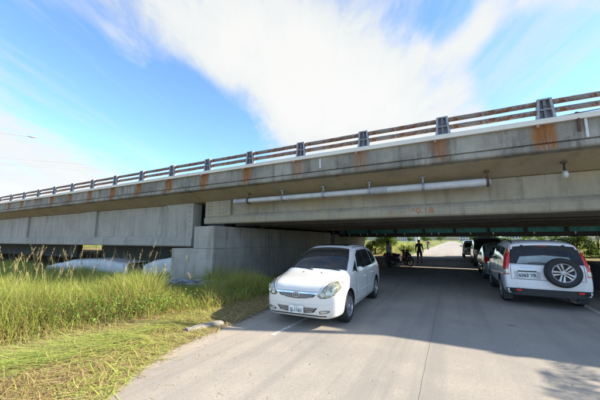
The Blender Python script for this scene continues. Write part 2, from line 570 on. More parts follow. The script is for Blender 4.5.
def line_strip(x0, y0, x1, y1, w, name='lane_marking'):
    d = Vector((x1 - x0, y1 - y0, 0)); n = Vector((-d.y, d.x, 0)).normalized() * w / 2
    a = Vector((x0, y0, .004)); b = Vector((x1, y1, .004))
    k = max(2, int(d.length / .3)); mb = MB(); V = []
    for i in range(k + 1):
        p = a + (b - a) * i / k; j = random.uniform(.8, 1.05)
        V += [p - n * j, p + n * random.uniform(.8, 1.05)]
    mb.add(V, [(2 * i, 2 * i + 1, 2 * i + 3, 2 * i + 2) for i in range(k)])
    o = mb.build(name, M_PAINT); tag(o, kind='structure'); return o


line_strip(2.95, 3.6, 2.95, 34, .11)
line_strip(-2.98, 4.55, -2.80, 9.5, .09)
line_strip(-3.9, 17.2, .9, 17.5, .18)
line_strip(-2.4, 14.4, -.9, 14.5, .12)

# ================================================================== BRIDGES
M_CAP = concrete('cap_concrete', (.66, .63, .56), (.50, .47, .40), .4, .12, .12)
M_FASC = concrete('fascia_concrete', (.33, .315, .27), (.11, .105, .09), .9, .85, .4, warm=(.22, .20, .16), slo=.45, rust=(2.32 - 2.36 / 2 - .12, 2.36, 3.8, 4.6))
M_GIRD = concrete('girder_concrete', (.36, .315, .235), (.22, .185, .13), .65, .55, .25, warm=(.36, .28, .15), boards=(2.4, 0, 0))
M_SOFF = concrete('soffit_concrete', (.34, .285, .195), (.21, .17, .11), .6, .35, .25, warm=(.35, .27, .15))
M_GIRL = concrete('girder_concrete_grey', (.38, .36, .315), (.265, .25, .215), .7, .7, .3, boards=(1.83, 0, 0), slo=.49)
M_PIER = concrete('pier_concrete', (.40, .372, .325), (.26, .24, .205), .75, .7, .35, boards=(0, 1.83, .915), slo=.49)
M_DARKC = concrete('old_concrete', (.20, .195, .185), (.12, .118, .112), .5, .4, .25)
M_TEAL = pmat('teal_paint', (.045, .33, .38), .45, var=.3, scale=3)
M_STEEL = pmat('grey_cast_metal', (.17, .18, .20), .55, .35, var=.3, scale=9, bump=.2)
M_STEELL = pmat('galvanised_edge', (.29, .30, .32), .5, .35, var=.25, scale=9, bump=.2)
M_RUST = rusty('rusted_rail')
M_BOLT = pmat('rusty_bolt', (.11, .06, .04), .8, .2)
M_PIPE = pmat('grey_plastic_pipe', (.50, .50, .49), .45, var=.1, scale=4)
M_PIPE2 = pmat('dull_pipe_coupling', (.36, .36, .36), .6)
M_BLACK = pmat('black_rubber', (.018, .018, .019), .75, var=.25)

EDGE = [(9.02, 4.60), (9.02, 4.135), (9.075, 4.115), (9.075, 4.085), (8.955, 4.07), (8.955, 3.95), (8.985, 3.915), (9.198, 3.885), (9.198, 4.60)]
DECK = [(9.202, 4.60), (9.202, 3.88), (10.02, 3.53), (21.4, 3.53), (22.38, 3.855), (22.4, 4.60)]
bridge = empty('road_bridge', (-9.9, 9.4, 0), label='long grey concrete bridge crossing overhead in front of the camera', cat='bridge')
OFF = Vector((9.9, -9.4, 0))


def bpart(mb, name, mat, **k):
    o = mb.build(name, mat, bridge, **k); o.location = OFF; return o


def joint_x(a, b, step):
    return [a + i * step for i in range(int((b - a) / step))] + [b]


for (a, b) in ((-120, -10.62), (-10.59, 45)):
    bpart(MB().prism(EDGE, a, b), 'edge_beam', M_FASC)
    bpart(MB().prism(DECK, a, b), 'deck', M_SOFF)
    bpart(MB().prism([(8.915, 4.604), (8.915, 4.72), (8.94, 4.745), (9.42, 4.745), (9.42, 4.604)], a, b), 'curb', M_CAP)
# asphalt on the deck and the far parapet
bpart(MB().box(-120, 45, 9.45, 22.3, 4.604, 4.70), 'road_surface', pmat('asphalt', (.055, .055, .057), .9, bump=.4))
bpart(MB().box(-120, 45, 22.0, 22.28, 4.705, 5.1), 'median_barrier', M_CAP)


def girder_profile(y, z0, big=False):
    fl = z0 + (.42 if big else .29)
    return [(y - .04, z0), (y - .08, z0 + .05), (y - .08, fl - .03), (y, fl + .06), (y + .10, fl + .14), (y + .10, 3.52), (y + .5, 3.52),
            (y + .5, fl + .14), (y + .6, fl + .06), (y + .68, fl - .03), (y + .68, z0 + .05), (y + .64, z0)]


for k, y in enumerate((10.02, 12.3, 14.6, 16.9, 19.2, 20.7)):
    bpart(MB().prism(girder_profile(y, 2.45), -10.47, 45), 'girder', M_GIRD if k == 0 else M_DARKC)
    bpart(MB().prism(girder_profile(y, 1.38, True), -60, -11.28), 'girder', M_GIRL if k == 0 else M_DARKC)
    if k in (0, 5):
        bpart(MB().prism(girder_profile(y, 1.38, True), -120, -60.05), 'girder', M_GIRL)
# end blocks, bearings and pilasters of the outer girder
bpart(MB().box(-10.472, -8.9, 9.985, 10.15, 2.80, 3.525), 'end_block', M_GIRD, bevel=.01)
bpart(MB().prism([(-13.3, 1.75), (-13.05, 2.0), (-13.05, 3.3), (-13.3, 3.52), (-11.275, 3.52), (-11.275, 1.75)], 9.975, 10.14, 'y'), 'end_block', M_GIRL, bevel=.008)
for xp in (-20.75, -30.6, -40.5, -50.4):
    bpart(MB().prism([(-.72 + xp, 1.78), (-.72 + xp, 3.52), (.72 + xp, 3.52), (.72 + xp, 1.78)], 9.985, 10.14, 'y'), 'pilaster', M_GIRL, bevel=.01)
bolt = MB().lathe([(0, 0), (.02, 0), (.025, .02), (.025, .05)], axis='y', n=8)
b0 = None
spots = [(x, z, 9.975) for x in (-10.25, -10.05, -9.5, -9.3) for z in (2.95, 3.12, 3.29, 3.42)]
spots += [(x, z, 9.965) for x in (-11.5,) for z in (1.95, 2.05, 2.35, 2.6, 2.85, 3.1, 3.3, 3.4)]
spots += [(x, 3.36, 10.11) for x in np.arange(-49, -14, 1.35) if min(abs(x - p) for p in (-20.75, -30.6, -40.5)) > .9]
for x, z, y in spots:
    if b0 is None:
        b0 = bolt.build('bolt', M_BOLT, bridge); o = b0
    else:
        o = copy_part(b0, bridge)
    o.location = OFF + Vector((x, y, z))
for (x0, x1, z0, z1) in ((-10.3, -9.3, 2.30, 2.446), (-11.42 + .08, -11.3 + .6, 1.335, 1.376)):
    for y in (10.06, 12.34, 14.64, 16.94, 19.24, 20.74):
        bpart(MB().box(x0, x1, y, y + .56, z0, z1), 'bearing', M_BLACK)

# stepped pier that carries both spans
pier = empty('bridge_pier', (-10, 9.2, -.6), label='stepped grey concrete pier wall beside the white minivan', cat='pier')
def ppart(mb, name, mat, par, org, **k):
    o = mb.build(name, mat, par, **k); o.location = -Vector(org); return o
P0 = (-10, 9.2, -.6)
ppart(MB().box(-11.45, -8.88, 9.0, 22.3, -.75, 1.325), 'footing_block', M_PIER, pier, P0, bevel=.02)
ppart(MB().box(-10.08, -8.905, 9.02, 22.25, 1.33, 2.295), 'cap_block', M_PIER, pier, P0, bevel=.02)
# formwork joints: recess strips in the side face, proud by nothing more than a lip of cement
for y in (13.2, 17.6):
    ppart(MB().box(-8.9, -8.872, y, y + .03, -.7, 1.32), 'joint_fillet', M_DARKC, pier, P0)
sc = MB()
for pts in ([(11.0, .0), (11.05, .22), (11.2, .2), (11.1, .1), (11.25, 0)], [(11.35, 0), (11.42, .24), (11.55, .0), (11.5, .1), (11.38, .1)], [(11.65, .22), (11.62, .02), (11.85, .0)]):
    sc.tube([(-8.878, y, z + .02) for y, z in pts], .016, 6)
o = ppart(sc, 'paint_scrawl', pmat('blue_spray_paint', (.10, .12, .20), .7, var=.3, scale=20), pier, P0)

far_pier = empty('bridge_pier', (-10, 24, -.6), label='pale concrete pier wall under the second bridge, beyond the minivan', cat='pier')
ppart(MB().box(-11.4, -9.2, 23.9, 34.0, -.75, 2.02), 'wall', M_PIER, far_pier, (-10, 24, -.6), bevel=.02)
ppart(MB().box(-11.5, -9.12, 23.8, 34.1, 2.024, 2.2), 'ledge', M_PIER, far_pier, (-10, 24, -.6), bevel=.02)
rp = empty('bridge_pier', (22, 10, -.6), label='concrete pier at the right end of the main span', cat='pier')
ppart(MB().box(21, 23, 9.2, 22.2, -.75, 2.30), 'wall', M_PIER, rp, (22, 10, -.6), bevel=.02)
ppart(MB().box(20.8, 23.2, 9.1, 22.3, 2.304, 2.444), 'cap', M_PIER, rp, (22, 10, -.6), bevel=.02)

# second, parallel bridge with teal plate girders
b2 = empty('road_bridge', (-9.9, 24, 0), label='second bridge behind the first, with teal painted steel girders', cat='bridge')
O2 = Vector((9.9, -24, 0))
def b2part(mb, name, mat, **k):
    o = mb.build(name, mat, b2, **k); o.location = O2; return o
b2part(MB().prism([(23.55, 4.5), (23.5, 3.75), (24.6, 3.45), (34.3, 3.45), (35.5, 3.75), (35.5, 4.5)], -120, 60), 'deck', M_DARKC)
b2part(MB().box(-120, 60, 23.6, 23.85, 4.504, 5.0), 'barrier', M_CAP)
b2part(MB().box(-60, -3.2, 22.41, 23.545, 4.42, 4.47), 'gap_sun_block', M_DARKC)  # unseen plate added to keep sun through the gap off the pier wall
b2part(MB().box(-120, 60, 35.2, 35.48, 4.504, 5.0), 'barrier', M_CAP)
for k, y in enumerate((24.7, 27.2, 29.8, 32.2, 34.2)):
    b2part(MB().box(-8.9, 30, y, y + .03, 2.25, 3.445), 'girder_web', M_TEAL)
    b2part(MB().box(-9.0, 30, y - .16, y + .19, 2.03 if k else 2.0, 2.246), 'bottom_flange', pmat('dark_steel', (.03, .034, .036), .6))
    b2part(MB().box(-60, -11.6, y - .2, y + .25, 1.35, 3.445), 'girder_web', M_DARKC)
st = None
for i, x in enumerate(np.arange(-8.4, 16, 2.15)):
    if st is None:
        st = MB().box(-.09, .09, -.13, 0, 2.25, 3.44).build('stiffener', pmat('dark_steel', (0, 0, 0)), b2); o = st
    else: o = copy_part(st, b2)
    o.location = O2 + Vector((x, 24.695, 0))
cl = None  # short white rods added to draw the bright specks along the flange
for i, x in enumerate((-8.0, -7.0, -6.4, -5.6, -4.9, -3.4, -1.4, -.9, 1.2, 2.6, 4.9, 7.0, 8.2)):
    if cl is None:
        cl = MB().tube([(0, 0, 2.10), (0, -.02, 2.2), (0, -.05, 2.22)], .045, 8).build('bright_speck', pmat('bright_speck_white', (.75, .75, .73), .4), b2); o = cl
    else: o = copy_part(cl, b2)
    o.location = O2 + Vector((x, 24.49, 0))
rp = empty('bridge_pier', (23, 24, -.6), label='concrete pier at the right end of the second bridge', cat='pier')
ppart(MB().box(22, 24, 24, 35.0, -.75, 1.9), 'wall', M_PIER, rp, (23, 24, -.6), bevel=.02)
ppart(MB().box(21.8, 24.2, 23.9, 35.1, 1.904, 1.996), 'cap', M_PIER, rp, (23, 24, -.6), bevel=.02)

# ------------------------------------------------------------------ railing
PX = [2.32 - 2.36 * n for n in range(-4, 34)]
rail_root = empty('bridge_railing', (PX[8], 9.15, 4.745), label='rusty two-pipe railing with cast grey posts along the bridge edge', cat='railing')
RO = -Vector((PX[8], 9.15, 4.745))


def post_mesh():
    mb = MB()
    # side flanges leaning together, web plate set back, cross ribs
    for s in (-1, 1):
        mb.prism([(s * .20, 0), (s * .135, .0), (s * .09, .56), (s * .15, .56)], -.13, .02, 'y', 1)
    mb.prism([(-.15, 0), (.15, 0), (.11, .55), (-.11, .55)], -.015, .015, 'y')
    mb.box(-.14, .14, -.11, -.016, .0, .04, 1)
    mb.box(-.12, .12, -.11, -.016, .25, .285, 1)
    mb.box(-.10, .10, -.115, .0, .525, .565, 1)
    mb.box(-.03, .03, -.09, -.016, .045, .52)
    mb.box(-.24, .24, -.16, .12, -.001, .022, 1)
    # back stays
    mb.prism([(.02, .02), (.16, .02), (.10, .5), (.02, .5)], -.03, .03, 'x')
    return mb


post0 = None
seg0 = None
for n, x in enumerate(PX):
    if post0 is None:
        post0 = post_mesh().build('post', [M_STEEL, M_STEELL], rail_root, bevel=.006); o = post0
        pb = MB().lathe([(0, -.1), (.02, -.1), (.022, -.085), (.022, -.07)], n=6).build('bolt', M_BOLT, o); pb.location = (0, 0, .36)
    else:
        o = copy_part(post0, rail_root)
        c = copy_part(pb, o, (0, 0, .36))
    o.location = RO + Vector((x, 9.15, 4.747))
    for z, dy in ((.47, -.035), (.235, -.045)):
        if n == len(PX) - 1: continue
        if seg0 is None:
            seg0 = MB().tube([(.165 - 2.36, 0, 0), (-2.0, 0, .002), (-1.2, 0, -.004), (-.4, 0, .001), (-.165, 0, 0)], .069, 12).build('rail', M_RUST, rail_root, smooth=True); q = seg0
        else: q = copy_part(seg0, rail_root)
        q.location = RO + Vector((x, 9.15 + dy, 4.74 + z))
    # sleeves where the pipes meet the post

# small nozzles below each post (drain stubs), rust-edged
stub0 = None
for n, x in enumerate(PX):
    if x > 3: continue
    if stub0 is None:
        stub0 = MB().tube([(0, .04, 0), (0, -.10, -.01), (0, -.13, -.045)], .032, 8).build('drain_stub', pmat('stub_pink', (.42, .25, .19), .7), bridge); o = stub0
    else: o = copy_part(stub0, bridge)
    o.location = OFF + Vector((x - .22, 9.0, 4.57))
for x, z0, z1 in ((-3.95, 4.2, 4.54), (3.02, 4.13, 4.62)):
    mb = MB().tube([(x, 8.985, z0), (x, 8.985, z1)], .03, 8)
    o = bpart(mb, 'drain_pipe', pmat('white_drain_paint', (.62, .62, .60), .6), smooth=True)
mb = MB().tube([(2.88, 8.96, 4.30), (2.88, 8.94, 4.6), (2.88, 9.0, 4.78), (3.0, 9.1, 4.78)], .035, 8)
bpart(mb, 'drain_pipe', M_BOLT, smooth=True)
mb = MB().tube([(2.0, 9.05, 4.75), (2.9, 9.05, 4.79), (4.5, 9.05, 4.86), (6, 9.05, 4.83)], .012, 6)
bpart(mb, 'loose_cable', M_BLACK)

# ------------------------------------------------------------------ pipe hung under the overhang
pr = empty('hung_pipe', (-8.22, 9.6, 3.36), label='long light grey pipe hung on brackets under the bridge overhang', cat='pipe')
def hp(mb, name, mat, **k):
    o = mb.build(name, mat, pr, **k); o.location = -Vector((-8.22, 9.6, 3.36)); return o
hp(MB().tube([(-8.22, 9.6, 3.36), (-3.0, 9.6, 3.352), (-2.1, 9.6, 3.35)], .10, 20), 'pipe_length', M_PIPE, smooth=True)
hp(MB().tube([(-2.06, 9.6, 3.35), (1.06, 9.6, 3.345)], .115, 20), 'pipe_length', M_PIPE, smooth=True)
hp(MB().tube([(-2.35, 9.6, 3.35), (-1.8, 9.6, 3.35)], .128, 20), 'coupling', M_PIPE2, smooth=True)
hp(MB().tube([(-8.23, 9.6, 3.36), (-7.6, 9.6, 3.36)], .108, 20), 'coupling', M_PIPE2, smooth=True)
hp(MB().tube([(-8.30, 9.6, 3.36), (-8.232, 9.6, 3.36)], .118, 20), 'end_cap', M_PIPE, smooth=True)
for x in (-7.55, -5.87, -4.1, -2.39, -.7, 1.0):
    mb = MB().lathe([(.125, -.035), (.142, -.035), (.142, .035), (.125, .035)], (x, 9.6, 3.354), 20, 'x', closed=True)
    mb.box(x - .02, x + .02, 9.585, 9.615, 3.49, 3.66)
    mb.box(x - .06, x + .06, 9.55, 9.68, 3.64, 3.67)
    hp(mb, 'hanger', M_STEELL if x not in (1.0, -7.55) else M_BOLT)

fx = empty('hook_fitting', (2.67, 9.5, 3.2), label='small round white fitting on a dark hook under the overhang', cat='fitting')
MB().lathe([(.0, -.045), (.085, -.045), (.105, -.02), (.105, .02), (.085, .045), (0, .045)], (0, 0, .16), 20, 'x').build('disc', pmat('off_white_enamel', (.55, .53, .48), .5), fx, smooth=True)
MB().tube([(0, 0, .26), (0, .02, .34), (0, .0, .42), (0, -.0, .50)], .025, 8).build('hook', M_BLACK, fx)
MB().box(-.06, .06, -.05, .05, .47, .51).build('bracket', M_BOLT, fx)

# sprayed marks on the girder
def faded_spray():
    m, nt, b = _nt('faded_orange_spray_paint')
    v = _coord(nt)
    c = _mixc(nt, _ramp(nt, _noise(nt, v, 14, 6, .7), .50, .70), (.42, .13, .05), (.36, .28, .19))
    nt.links.new(c, b.inputs['Base Color']); b.inputs['Roughness'].default_value = .85
    return m
M_ORANGE = faded_spray()
for s, x, z, sz, name in (('x', -1.78, 2.63, .15, 'sprayed_mark'), ('^0.18', -.8, 2.63, .25, 'sprayed_number')):
    t = text_mesh(name, s, sz, M_ORANGE, bridge, .001, 1.25)
    t.rotation_euler = (R(90), 0, 0); t.location = OFF + Vector((x, 9.936, z))

# ------------------------------------------------------------------ street lamps on the bridge
M_LAMP = pmat('lamp_grey_paint', (.45, .46, .47), .45, .3)
def street_lamp(x, label, arm=2.6):
    e = empty('street_lamp', (x, 9.3, 4.745), label=label, cat='street lamp', group='lamps along the bridge edge')
    MB().tube([(0, 0, 0), (0, 0, 3.0), (0, 0, 7.1)], [.10, .08, .055], 12).build('pole', M_LAMP, e, smooth=True)
    MB().tube([(0, 0, 7.05), (0, .12, 7.32), (0, .5, 7.45), (0, arm - .5, 7.52)], [.05, .045, .04, .032], 10).build('arm', M_LAMP, e, smooth=True)
    mb = MB()
    prof = [(0, .0), (.05, .02), (.10, .18), (.12, .4), (.09, .62), (.04, .70), (0, .71)]
    mb.lathe(prof, (0, arm - .55, 0), 14, 'y')
    mb.v = [(p[0] * 1.1, p[1], 7.53 + p[2] * .55) for p in mb.v]
    h = mb.build('lamp_head', M_LAMP, e, smooth=True)
    mb = MB().lathe([(0, .15), (.08, .2), (.10, .4), (.07, .58), (0, .6)], (0, arm - .55, 0), 12, 'y')
    mb.v = [(p[0], p[1], 7.485 + p[2] * .35) for p in mb.v]
    mb.build('lens', pmat('lamp_lens', (.6, .6, .56), .2), h, smooth=True)
    MB().box(-.16, .16, -.16, .16, 0, .03).build('base_plate', M_STEEL, e)
    return e
sl = street_lamp(-39.0, 'slim grey street lamp reaching in from the left edge over the bridge', 3.2)
sl.rotation_euler = (0, 0, R(-24))
street_lamp(7.9, 'grey street lamp standing on the bridge past the right edge')

# ================================================================== CARS
def paint_mat_car(name, col, rough=.22, metal=0.0, dust=.25):
    m, nt, b = _nt(name)
    v = _coord(nt)
    sx = nt.nodes.new('ShaderNodeSeparateXYZ'); nt.links.new(v, sx.inputs[0])
    low = _ramp(nt, _math(nt, 'ADD', sx.outputs['Z'], _math(nt, 'MULTIPLY', _noise(nt, v, 4, 6), .35)), .30, .75, dust, .0)
    c = _mixc(nt, low, col, (.30, .27, .23))
    nt.links.new(c, b.inputs['Base Color'])
    b.inputs['Metallic'].default_value = metal
    nt.links.new(_ramp(nt, _noise(nt, v, 3, 2), .2, .8, rough, rough + .04), b.inputs['Roughness'])
    b.inputs['Coat Weight'].default_value = .7
    b.inputs['Coat Roughness'].default_value = .06
    return m


def glass_mat(name, col=(.012, .014, .015), alpha=0.0):
    m, nt, b = _nt(name)
    v = _coord(nt)
    nt.links.new(_mixc(nt, _ramp(nt, _noise(nt, v, 3, 5), .3, .7), col, tuple(x * 1.9 for x in col)), b.inputs['Base Color'])
    b.inputs['Roughness'].default_value = .04
    b.inputs['Specular IOR Level'].default_value = .32
    return m


M_WHITE = paint_mat_car('white_car_paint', (.67, .67, .65), dust=.2)
M_PEARL = paint_mat_car('silver_white_car_paint', (.77, .77, .765), .25, .0, dust=.12)
M_SILV = paint_mat_car('grey_silver_car_paint', (.34, .36, .37), .25, .4)
M_BLKP = paint_mat_car('black_car_paint', (.016, .017, .02), .2)
M_GLASS = glass_mat('dark_car_glass')
M_GLASS2 = glass_mat('daylight_rear_glass', (.17, .20, .20))  # lighter base colour stands in for daylight seen through the cabin
M_TRIM = pmat('black_trim', (.022, .022, .023), .55)
M_TYRE = pmat('tyre_rubber', (.026, .026, .027), .8, bump=.3, bscale=40)
M_ALLOY = pmat('alloy_wheel', (.42, .43, .44), .32, .6, var=.15)
M_HUB = pmat('dark_brake', (.035, .034, .033), .7)
M_CHROME = pmat('chrome', (.50, .52, .56), .28, .75, var=.05)
M_RED = pmat('red_lens', (.60, .016, .014), .12, var=.1, coat=.6)
M_REDD = pmat('deep_red_lens', (.22, .008, .008), .12, var=.1, coat=.6)
M_AMBER = pmat('amber_lens', (.62, .12, .02), .12, var=.1, coat=.6)
M_CLEAR = pmat('clear_lens', (.52, .54, .50), .1, .25, var=.15, coat=.8)
M_LAMPY = pmat('headlamp_reflector', (.30, .31, .25), .12, .35, var=.45, scale=12, coat=1.0)
M_LAMPD = pmat('headlamp_bezel', (.17, .175, .17), .15, .5, var=.2, coat=.8)
M_SEAM = pmat('panel_gap', (.03, .03, .03), .8)
M_PLATE = pmat('number_plate', (.66, .67, .66), .45)
M_PTEXT = pmat('plate_lettering', (.02, .03, .035), .5)
M_PTEXTG = pmat('plate_lettering_teal', (.05, .14, .16), .5)


def wheel_parts(r, w, spokes=5):
    """tyre and rim around the y axis, outer face towards +y"""
    t = MB()
    ri = r * .66
    prof = [(ri, -w / 2 + .012), (ri + .02, -w / 2), (r - .045, -w / 2 - .004), (r - .012, -w / 2 + .02), (r, -w / 2 + .045), (r, w / 2 - .045),
            (r - .012, w / 2 - .02), (r - .045, w / 2 + .004), (ri + .02, w / 2), (ri, w / 2 - .012)]
    t.lathe(prof, n=40)
    for k in range(3):
        yy = -w / 4 + k * w / 4
        t.lathe([(r - .002, yy - .006), (r + .0035, yy - .03), (r + .0035, yy + .03 - .012), (r - .002, yy + .012)], n=40)
    m = MB()
    m.lathe([(ri + .004, w / 2 - .014), (ri - .012, w / 2 - .002), (ri - .028, w / 2 - .02), (ri - .04, -w / 2 + .02), (ri, -w / 2 + .014)], n=40)
    for k in range(spokes):
        a = 2 * math.pi * k / spokes + .3
        ca, sa = math.cos(a), math.sin(a)
        for side in (-1, 1):
            pts = []
            for (rr, hw, yy) in ((.05, .012, w / 2 - .02), (ri * .55, .018, w / 2 - .012), (ri - .02, .024, w / 2 - .006)):
                off = side * (.02 + rr * .10)
                for s in (-hw, hw): pts.append((rr, off + s, yy))
            V = []
            for (rr, tt, yy) in pts:
                V.append((ca * rr - sa * tt, yy, sa * rr + ca * tt))
            V += [(x, y - .035, z) for x, y, z in V]
            m.add(V, [(0, 1, 3, 2), (2, 3, 5, 4), (6, 8, 9, 7), (8, 10, 11, 9), (0, 2, 8, 6), (2, 4, 10, 8), (1, 7, 9, 3), (3, 9, 11, 5), (4, 5, 11, 10), (0, 6, 7, 1)])
    m.lathe([(0, w / 2 - .004), (.045, w / 2 - .006), (.06, w / 2 - .02), (.06, w / 2 - .06)], n=20)
    h = MB().lathe([(0, w / 2 - .075), (ri - .035, w / 2 - .075), (ri - .035, -w / 2 + .03)], n=32)
    return t, m, h


class Car:
    def __init__(s, name, rows, wb, fo, wr, ww, ypos, paint, label, loc, rz, track, group=None, spokes=5, arch=.05):
        s.fo, s.wb, s.wr = fo, wb, wr
        s.mid = fo + wb / 2
        s.paint = paint
        s.root = empty(name, loc, rz, label, 'car', group)
        V = []; F = []
        K = 12
        rings = []
        for r_ in rows:
            xs, zb, w, zw, wbt, zbl, wrf, zr, zt = r_
            half = [(0, zb), (.5 * w, zb), (.90 * w, zb + .005), (.975 * w, zb + .09), (w, zw), (wbt + .35 * (w - wbt), zbl - .07), (wbt, zbl),
                    ((wbt + wrf) / 2 + .022, (zbl + zr) / 2), (wrf + .008, zr - .012), (wrf * .86, zr + (zt - zr) * .62), (wrf * .45, zt - .006), (0, zt)]
            ring = [(s.mid - xs, -y, z) for y, z in half] + [(s.mid - xs, y, z) for y, z in half[-2:0:-1]]
            rings.append(ring)
        def inset(ring, k, dx):
            n = len(ring); cy = 0; cz = sum(p[2] for p in ring) / n
            return [(p[0] + dx, p[1] * k, cz + (p[2] - cz) * k) for p in ring]
        rings = [inset(rings[0], .55, .012)] + rings + [inset(rings[-1], .55, -.012)]
        n = len(rings[0])
        for rg in rings: V += rg
        for i in range(len(rings) - 1):
            for k in range(n):
                F.append((i * n + k, i * n + (k + 1) % n, (i + 1) * n + (k + 1) % n, (i + 1) * n + k))
        for base, rv in ((0, 1), ((len(rings) - 1) * n, 0)):
            # close the end with a strip of quads (left side to right side)
            h = n // 2
            for k in range(h):
                a, b2_, c, d = base + k, base + k + 1, base + (n - k - 1) % n, base + (n - k) % n
                q = [a, b2_, c, d]
                q2 = []
                for t in q:
                    if t not in q2: q2.append(t)
                if len(q2) > 2: F.append(tuple(q2 if rv else q2[::-1]))
        mb = MB(); mb.v = V; mb.f = F; mb.m = [0] * len(F)
        o = mb.build('body', paint, s.root, smooth=True)
        md = o.modifiers.new('sub', 'SUBSURF'); md.levels = 2; md.render_levels = 2
        me = baked(o)
        bm = bmesh.new(); bm.from_mesh(me)
        bmesh.ops.recalc_face_normals(bm, faces=bm.faces[:])
        s.bvh = BVHTree.FromBMesh(bm); bm.free()
        o.modifiers.clear(); o.data = me
        # wheel arches
        cut = MB()
        for xa in (wb / 2, -wb / 2):
            for sd in (-1, 1):
                c2 = MB().lathe([(0, -.16), (wr + arch, -.16), (wr + arch, .16), (0, .16)], (xa, sd * (ypos - .03), wr + .01), 36)
                cut.add(c2.v, c2.f)
        co = cut.build('cutter', M_TRIM)
        bmc = bmesh.new(); bmc.from_mesh(co.data); bmesh.ops.remove_doubles(bmc, verts=bmc.verts[:], dist=1e-4); bmesh.ops.recalc_face_normals(bmc, faces=bmc.faces[:]); bmc.to_mesh(co.data); bmc.free()
        o.data.materials.append(M_TRIM)
        co.data.materials.clear(); co.data.materials.append(paint); co.data.materials.append(M_TRIM)
        co.data.polygons.foreach_set('material_index', [1] * len(co.data.polygons))
        co.parent = s.root
        md = o.modifiers.new('cut', 'BOOLEAN'); md.object = co; md.operation = 'DIFFERENCE'; md.solver = 'EXACT'
        me = baked(o); o.modifiers.clear(); o.data = me
        bpy.data.objects.remove(co)
        me.polygons.foreach_set('use_smooth', [True] * len(me.polygons)); me.set_sharp_from_angle(angle=R(35))
        me.name = 'body'
        s.body = o
        # wheels
        T, RM, H = wheel_parts(wr, ww, spokes)
        t0 = T.build('wheel', M_TYRE, s.root, smooth=True)
        r0 = RM.build('rim', M_ALLOY, t0, smooth=True, sharp=30)
        h0 = H.build('brake', M_HUB, t0)
        k = 0
        for xa in (wb / 2, -wb / 2):
            for sd in (1, -1):
                if k == 0: t = t0
                else:
                    t = copy_part(t0, s.root); copy_part(r0, t); copy_part(h0, t)
                t.location = (xa, sd * (track / 2 - ww / 2), wr)
                t.rotation_euler = (0, k * .6, 0 if sd > 0 else math.pi)
                k += 1

    # --- points on the shell
    def X(s, xs): return s.mid - xs

    def front(s, y, z, xs=None):
        h = s.bvh.ray_cast(Vector((s.mid + 1, y, z)), Vector((-1, 0, 0)))
        return h[0] if h[0] else s.bvh.find_nearest(Vector((s.mid, y, z)))[0]

    def rear(s, y, z):
        h = s.bvh.ray_cast(Vector((-4, y, z)), Vector((1, 0, 0)))
        return h[0] if h[0] else s.bvh.find_nearest(Vector((-3, y, z)))[0]

    def side(s, xs, z, sd=1):
        h = s.bvh.ray_cast(Vector((s.X(xs), sd * 2, z)), Vector((0, -sd, 0)))
        return h[0] if h[0] else s.bvh.find_nearest(Vector((s.X(xs), sd * .9, z)))[0]

    def top(s, xs, y):
        h = s.bvh.ray_cast(Vector((s.X(xs), y, 3)), Vector((0, 0, -1)))
        return h[0] if h[0] else s.bvh.find_nearest(Vector((s.X(xs), y, 1.5)))[0]

    def patch(s, name, pts, mat, parent=None, t=.004, step=.06, sink=.012, axis=None):
        """a plate that follows the shell inside the outline pts (points on the shell)"""
        pts = [Vector(p) for p in pts]
        c = sum(pts, Vector()) / len(pts)
        if axis is None:
            nrm = Vector()
            for i in range(len(pts)):
                nrm += (pts[i] - c).cross(pts[(i + 1) % len(pts)] - c)
            nrm.normalize()
            q, nn, _, _ = s.bvh.find_nearest(c)
            if nn.dot(nrm) < 0: nrm = -nrm
        else: nrm = Vector(axis)
        u = nrm.cross(Vector((0, 0, 1)) if abs(nrm.z) < .9 else Vector((0, 1, 0))).normalized(); v = nrm.cross(u)
        bm = bmesh.new()
        f = bm.faces.new([bm.verts.new(((p - c).dot(u), (p - c).dot(v), 0)) for p in pts])
        for ax in (0, 1):
            vals = [w.co[ax] for w in bm.verts]; lo, hi = min(vals), max(vals)
            k = max(1, int((hi - lo) / step))
            for i in range(1, k):
                pc = [0, 0, 0]; pc[ax] = lo + (hi - lo) * i / k; pn = [0, 0, 0]; pn[ax] = 1
                bmesh.ops.bisect_plane(bm, geom=bm.verts[:] + bm.edges[:] + bm.faces[:], plane_co=pc, plane_no=pn, dist=1e-5)
        low = {}
        for w in bm.verts:
            p = c + u * w.co.x + v * w.co.y
            h = s.bvh.ray_cast(p + nrm * .6, -nrm, 1.3)
            if h[0] is None or h[1].dot(nrm) < 0.05: h = s.bvh.find_nearest(p)
            low[w] = (h[0] - h[1] * sink)
            w.co = h[0] + h[1] * t
        bmesh.ops.recalc_face_normals(bm, faces=bm.faces[:])
        be = [e for e in bm.edges if len(e.link_faces) == 1]
        lv = {}
        for e in be:
            for w in e.verts:
                if w not in lv: lv[w] = bm.verts.new(low[w])
        for e in be:
            a, b2_ = e.verts
            bm.faces.new([a, b2_, lv[b2_], lv[a]])
        bmesh.ops.recalc_face_normals(bm, faces=bm.faces[:])
        me = bpy.data.meshes.new(name); bm.to_mesh(me); bm.free()
        me.materials.append(mat)
        me.polygons.foreach_set('use_smooth', [True] * len(me.polygons)); me.set_sharp_from_angle(angle=R(40))
        o = bpy.data.objects.new(name, me); C.objects.link(o); o.parent = parent or s.root
        return o

